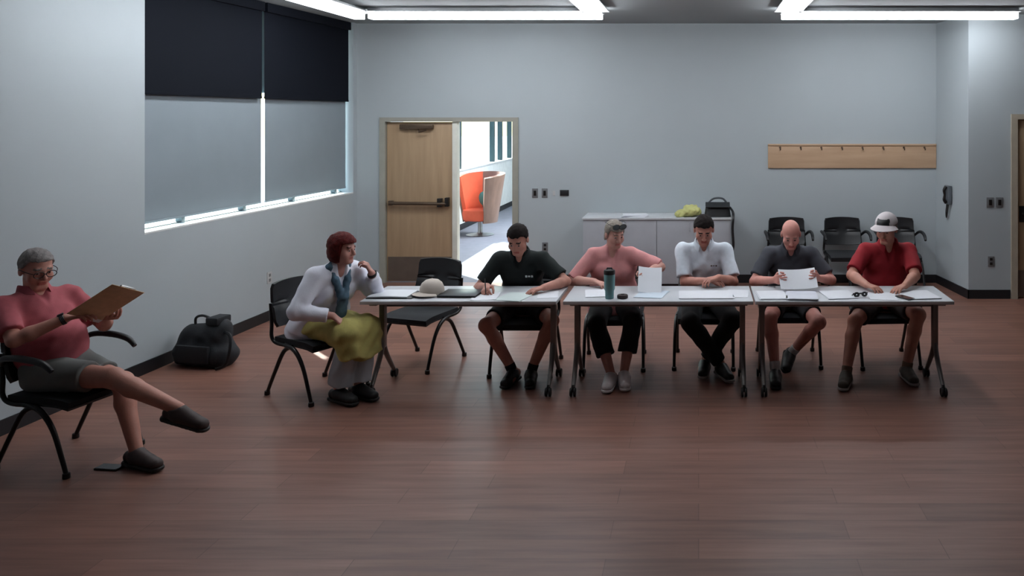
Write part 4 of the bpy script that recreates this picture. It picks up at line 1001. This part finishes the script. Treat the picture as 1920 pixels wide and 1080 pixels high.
glasses(P3, M_black, up=0.100, back=-0.028, lens=mat('dark_lens', (14, 14, 16), 0.15), r=0.030)
# man in the white polo
P4 = person('dark-haired man in a white polo looking down with forearms on the table', (0.045, 7.04), R180, (186, 128, 112), S=1.01, lean=0.17, pitch=0.52, yaw=0.0, hip_z=0.545,
    handR=(0.055, 6.615, 0.79), dirR=(1, -0.12, 0.0), palmR=(0, 0, -1), handL=(0.165, 6.60, 0.82), dirL=(-0.85, -0.35, -0.1), palmL=(0, 0.1, -1), curl=(0.35, 0.6), poleR=(-0.6, 0.3, -0.9), poleL=(0.6, 0.3, -0.9),
    footR=(0.19, 6.60, 0.10), footL=(0.05, 6.68, 0.105), fdirR=(0.35, -0.95, 0.0), fdirL=(-0.1, -1, 0.0), kneeR=(-0.75, -0.6, 0.8), kneeL=(0.75, -0.6, 0.8),
    shirt=polo('white_polo', (216, 224, 234)), sleeve=0.82, pants=M_blk, hem=1.93, shoe=M_shoek, sole=M_solew, hair=M_hairb, hairstyle='short', brow=(38, 28, 26))
logo(P4, M_tleg, -0.085, 0.03, 0.06, 0.012)
# bald man
P5 = person('bald man in a charcoal polo holding up a sheet with both hands', (0.79, 7.06), R180, (206, 142, 130), S=0.99, girth=1.04, lean=0.28, pitch=0.55, yaw=0.05, hip_z=0.54,
    handR=(0.625, 6.60, 0.80), dirR=(0.25, -0.85, 0.2), palmR=(0.85, 0, 0.1), handL=(0.985, 6.60, 0.815), dirL=(-0.25, -0.85, 0.2), palmL=(-0.85, 0, 0.1), curl=(0.55, 0.55), poleR=(-0.9, 0.4, -0.7), poleL=(0.9, 0.4, -0.7),
    footR=(0.62, 6.46, 0.095), footL=(0.80, 6.86, 0.125), fdirR=(-0.08, -1, 0), fdirL=(-0.2, -0.9, -0.30), kneeR=(-0.35, -0.6, 0.8), kneeL=(0.55, -0.6, 0.8),
    shirt=polo('charcoal_polo', (66, 68, 76)), sleeve=0.80, pants=mat('dark_shorts', (40, 38, 42), 0.9), hem=0.70, shoe=M_shoek, sole=M_soled, sock=M_sockw, sock_h=0.075, hair=M_hairg, hairstyle='none', brow=(150, 120, 110))
# man in red with cap
P6 = person('man in a red shirt and white cap with hands on the table', (1.625, 7.02), R180, (190, 134, 116), S=1.03, girth=1.14, belly=0.03, lean=0.22, pitch=0.28, yaw=0.55, hip_z=0.545,
    handR=(1.36, 6.47, 0.785), dirR=(0.6, -0.75, -0.08), handL=(1.66, 6.44, 0.785), dirL=(-0.75, -0.6, -0.08), curl=(0.5, 0.45), poleR=(-1.0, 0.3, -0.6), poleL=(1.0, 0.3, -0.6),
    footR=(1.185, 6.42, 0.095), footL=(1.70, 6.54, 0.095), fdirR=(-0.35, -1, 0), fdirL=(0.1, -1, 0), kneeR=(-0.45, -0.6, 0.8), kneeL=(0.35, -0.6, 0.8),
    shirt=polo('crimson_polo', (146, 24, 36)), sleeve=0.82, pants=mat('dark_brown_shorts', (46, 38, 38), 0.9), hem=0.78, shoe=mat('olive_shoe', (72, 62, 52), 0.6), sole=M_solew, sock=mat('tan_sock', (120, 100, 86), 0.9), sock_h=0.05, hair=M_hairg, hairstyle='short', brow=(90, 70, 60))
# cap on his head
hp, hs = P6['hp'], P6['hs']
s = SDF(P6['hc']-0.25, P6['hc']+0.25, 0.006)
s.ell(hp(0, -0.012, 0.038), [P6['hr'], P6['hf'], P6['hu']], (0.093*hs, 0.112*hs, 0.100*hs), 0.0, fn=lambda d, x, y, z: np.maximum(d, 0.012+0.03*y-z))
cap_m = mat('white_cap', (196, 188, 190), 0.9, var=0.05); 
def pcap(c):
    q = c-P6['hc']; y = q@P6['hf']; z = q@P6['hu']; x = q@P6['hr']
    return ((y > 0.045) & (z > 0.062) & (z < 0.112) & (np.abs(x) < 0.055)).astype(int)
co = sdf_obj('cap', s, [cap_m, M_black], P6['B'], P6['o'], 1, pcap)
bm = new_bm()
def brimf(u, v):
    a = (u-0.5)*2*1.2; rr = 0.104*hs+0.078*v*math.cos(a*0.9)
    return V(hp(math.sin(a)*rr*0.86/hs, (-0.012*hs+math.cos(a)*rr)/hs, (0.056+0.01-0.022*v-0.018*a*a)))-V(P6['B'])
sheet(bm, brimf, 18, 5, 0.005); obj('brim', bm, cap_m, co)
# held sheets
def held(label, c, u, v, w, d, bend):
    c = V(c); u = V(u).normalized(); v = V(v); v = (v-u*v.dot(u)).normalized(); n = u.cross(v)
    t = thing('paper_sheet', label, 'paper', c)
    bm = new_bm(); sheet(bm, lambda a, b: u*((a-.5)*w)+v*((b-.5)*d)+n*(bend*(2*(a-.5))**2), 10, 4, 0.0015); obj('sheet', bm, M_paper, t)
held('white sheet held up at an angle by the woman in pink', (-0.395, 6.47, 0.825), (1, 0.1, -0.08), (-0.22, 0.75, 0.7), 0.19, 0.25, 0.012)
held('white sheet held in both hands by the bald man', (0.805, 6.50, 0.825), (1, 0.0, 0.05), (0, 0.8, 0.6), 0.30, 0.21, 0.015)

# ------------------------------------------------------------------ light, sky, camera
w = bpy.data.worlds.new('sky'); bpy.context.scene.world = w; w.use_nodes = True
nt = w.node_tree; bg = nt.nodes['Background']
sky = nt.nodes.new('ShaderNodeTexSky'); sky.sky_type = 'NISHITA'; sky.sun_disc = False; sky.sun_elevation = math.radians(38.5); sky.sun_rotation = math.radians(-43.5); sky.air_density = 1.0; sky.dust_density = 2.5
nt.links.new(sky.outputs[0], bg.inputs['Color']); bg.inputs['Strength'].default_value = SKY_STRENGTH
sl = bpy.data.lights.new('sun', 'SUN'); sl.energy = SUN_ENERGY; sl.angle = math.radians(0.6); sl.color = (1.0, 0.96, 0.9)
so = bpy.data.objects.new('sun', sl); C.objects.link(so); so.location = (-12, 16, 10)
d = V((0.69, -0.724, -0.80)); so.rotation_euler = d.to_track_quat('-Z', 'Y').to_euler()
la = bpy.data.lights.new('lobby_fill', 'AREA'); la.energy = 220; la.size = 2.0; la.color = (0.9, 0.97, 1.0)  # unseen fill light added to brighten the lobby
lo_ = bpy.data.objects.new('lobby_fill', la); C.objects.link(lo_); lo_.location = (-1.6, 14.5, 3.3)
cam = bpy.data.cameras.new('camera'); cam.sensor_width = 36; cam.lens = 1500/1920*36; cam.shift_x = -(1310-960)/1920; cam.shift_y = -(540-218)/1920; cam.clip_start = 0.05; cam.clip_end = 300
co_ = bpy.data.objects.new('camera', cam); C.objects.link(co_); co_.location = (0, 0, 2.15); co_.rotation_euler = (PI/2, 0, 0)
sc = bpy.context.scene; sc.camera = co_
sc.view_settings.view_transform = 'Standard'; sc.view_settings.look = 'None'; sc.view_settings.exposure = EXPOSURE; sc.view_settings.gamma = 1.0
sc.cycles.use_denoising = True; sc.cycles.max_bounces = 8; sc.cycles.diffuse_bounces = 5; sc.cycles.transparent_max_bounces = 12; sc.cycles.sample_clamp_indirect = 6.0
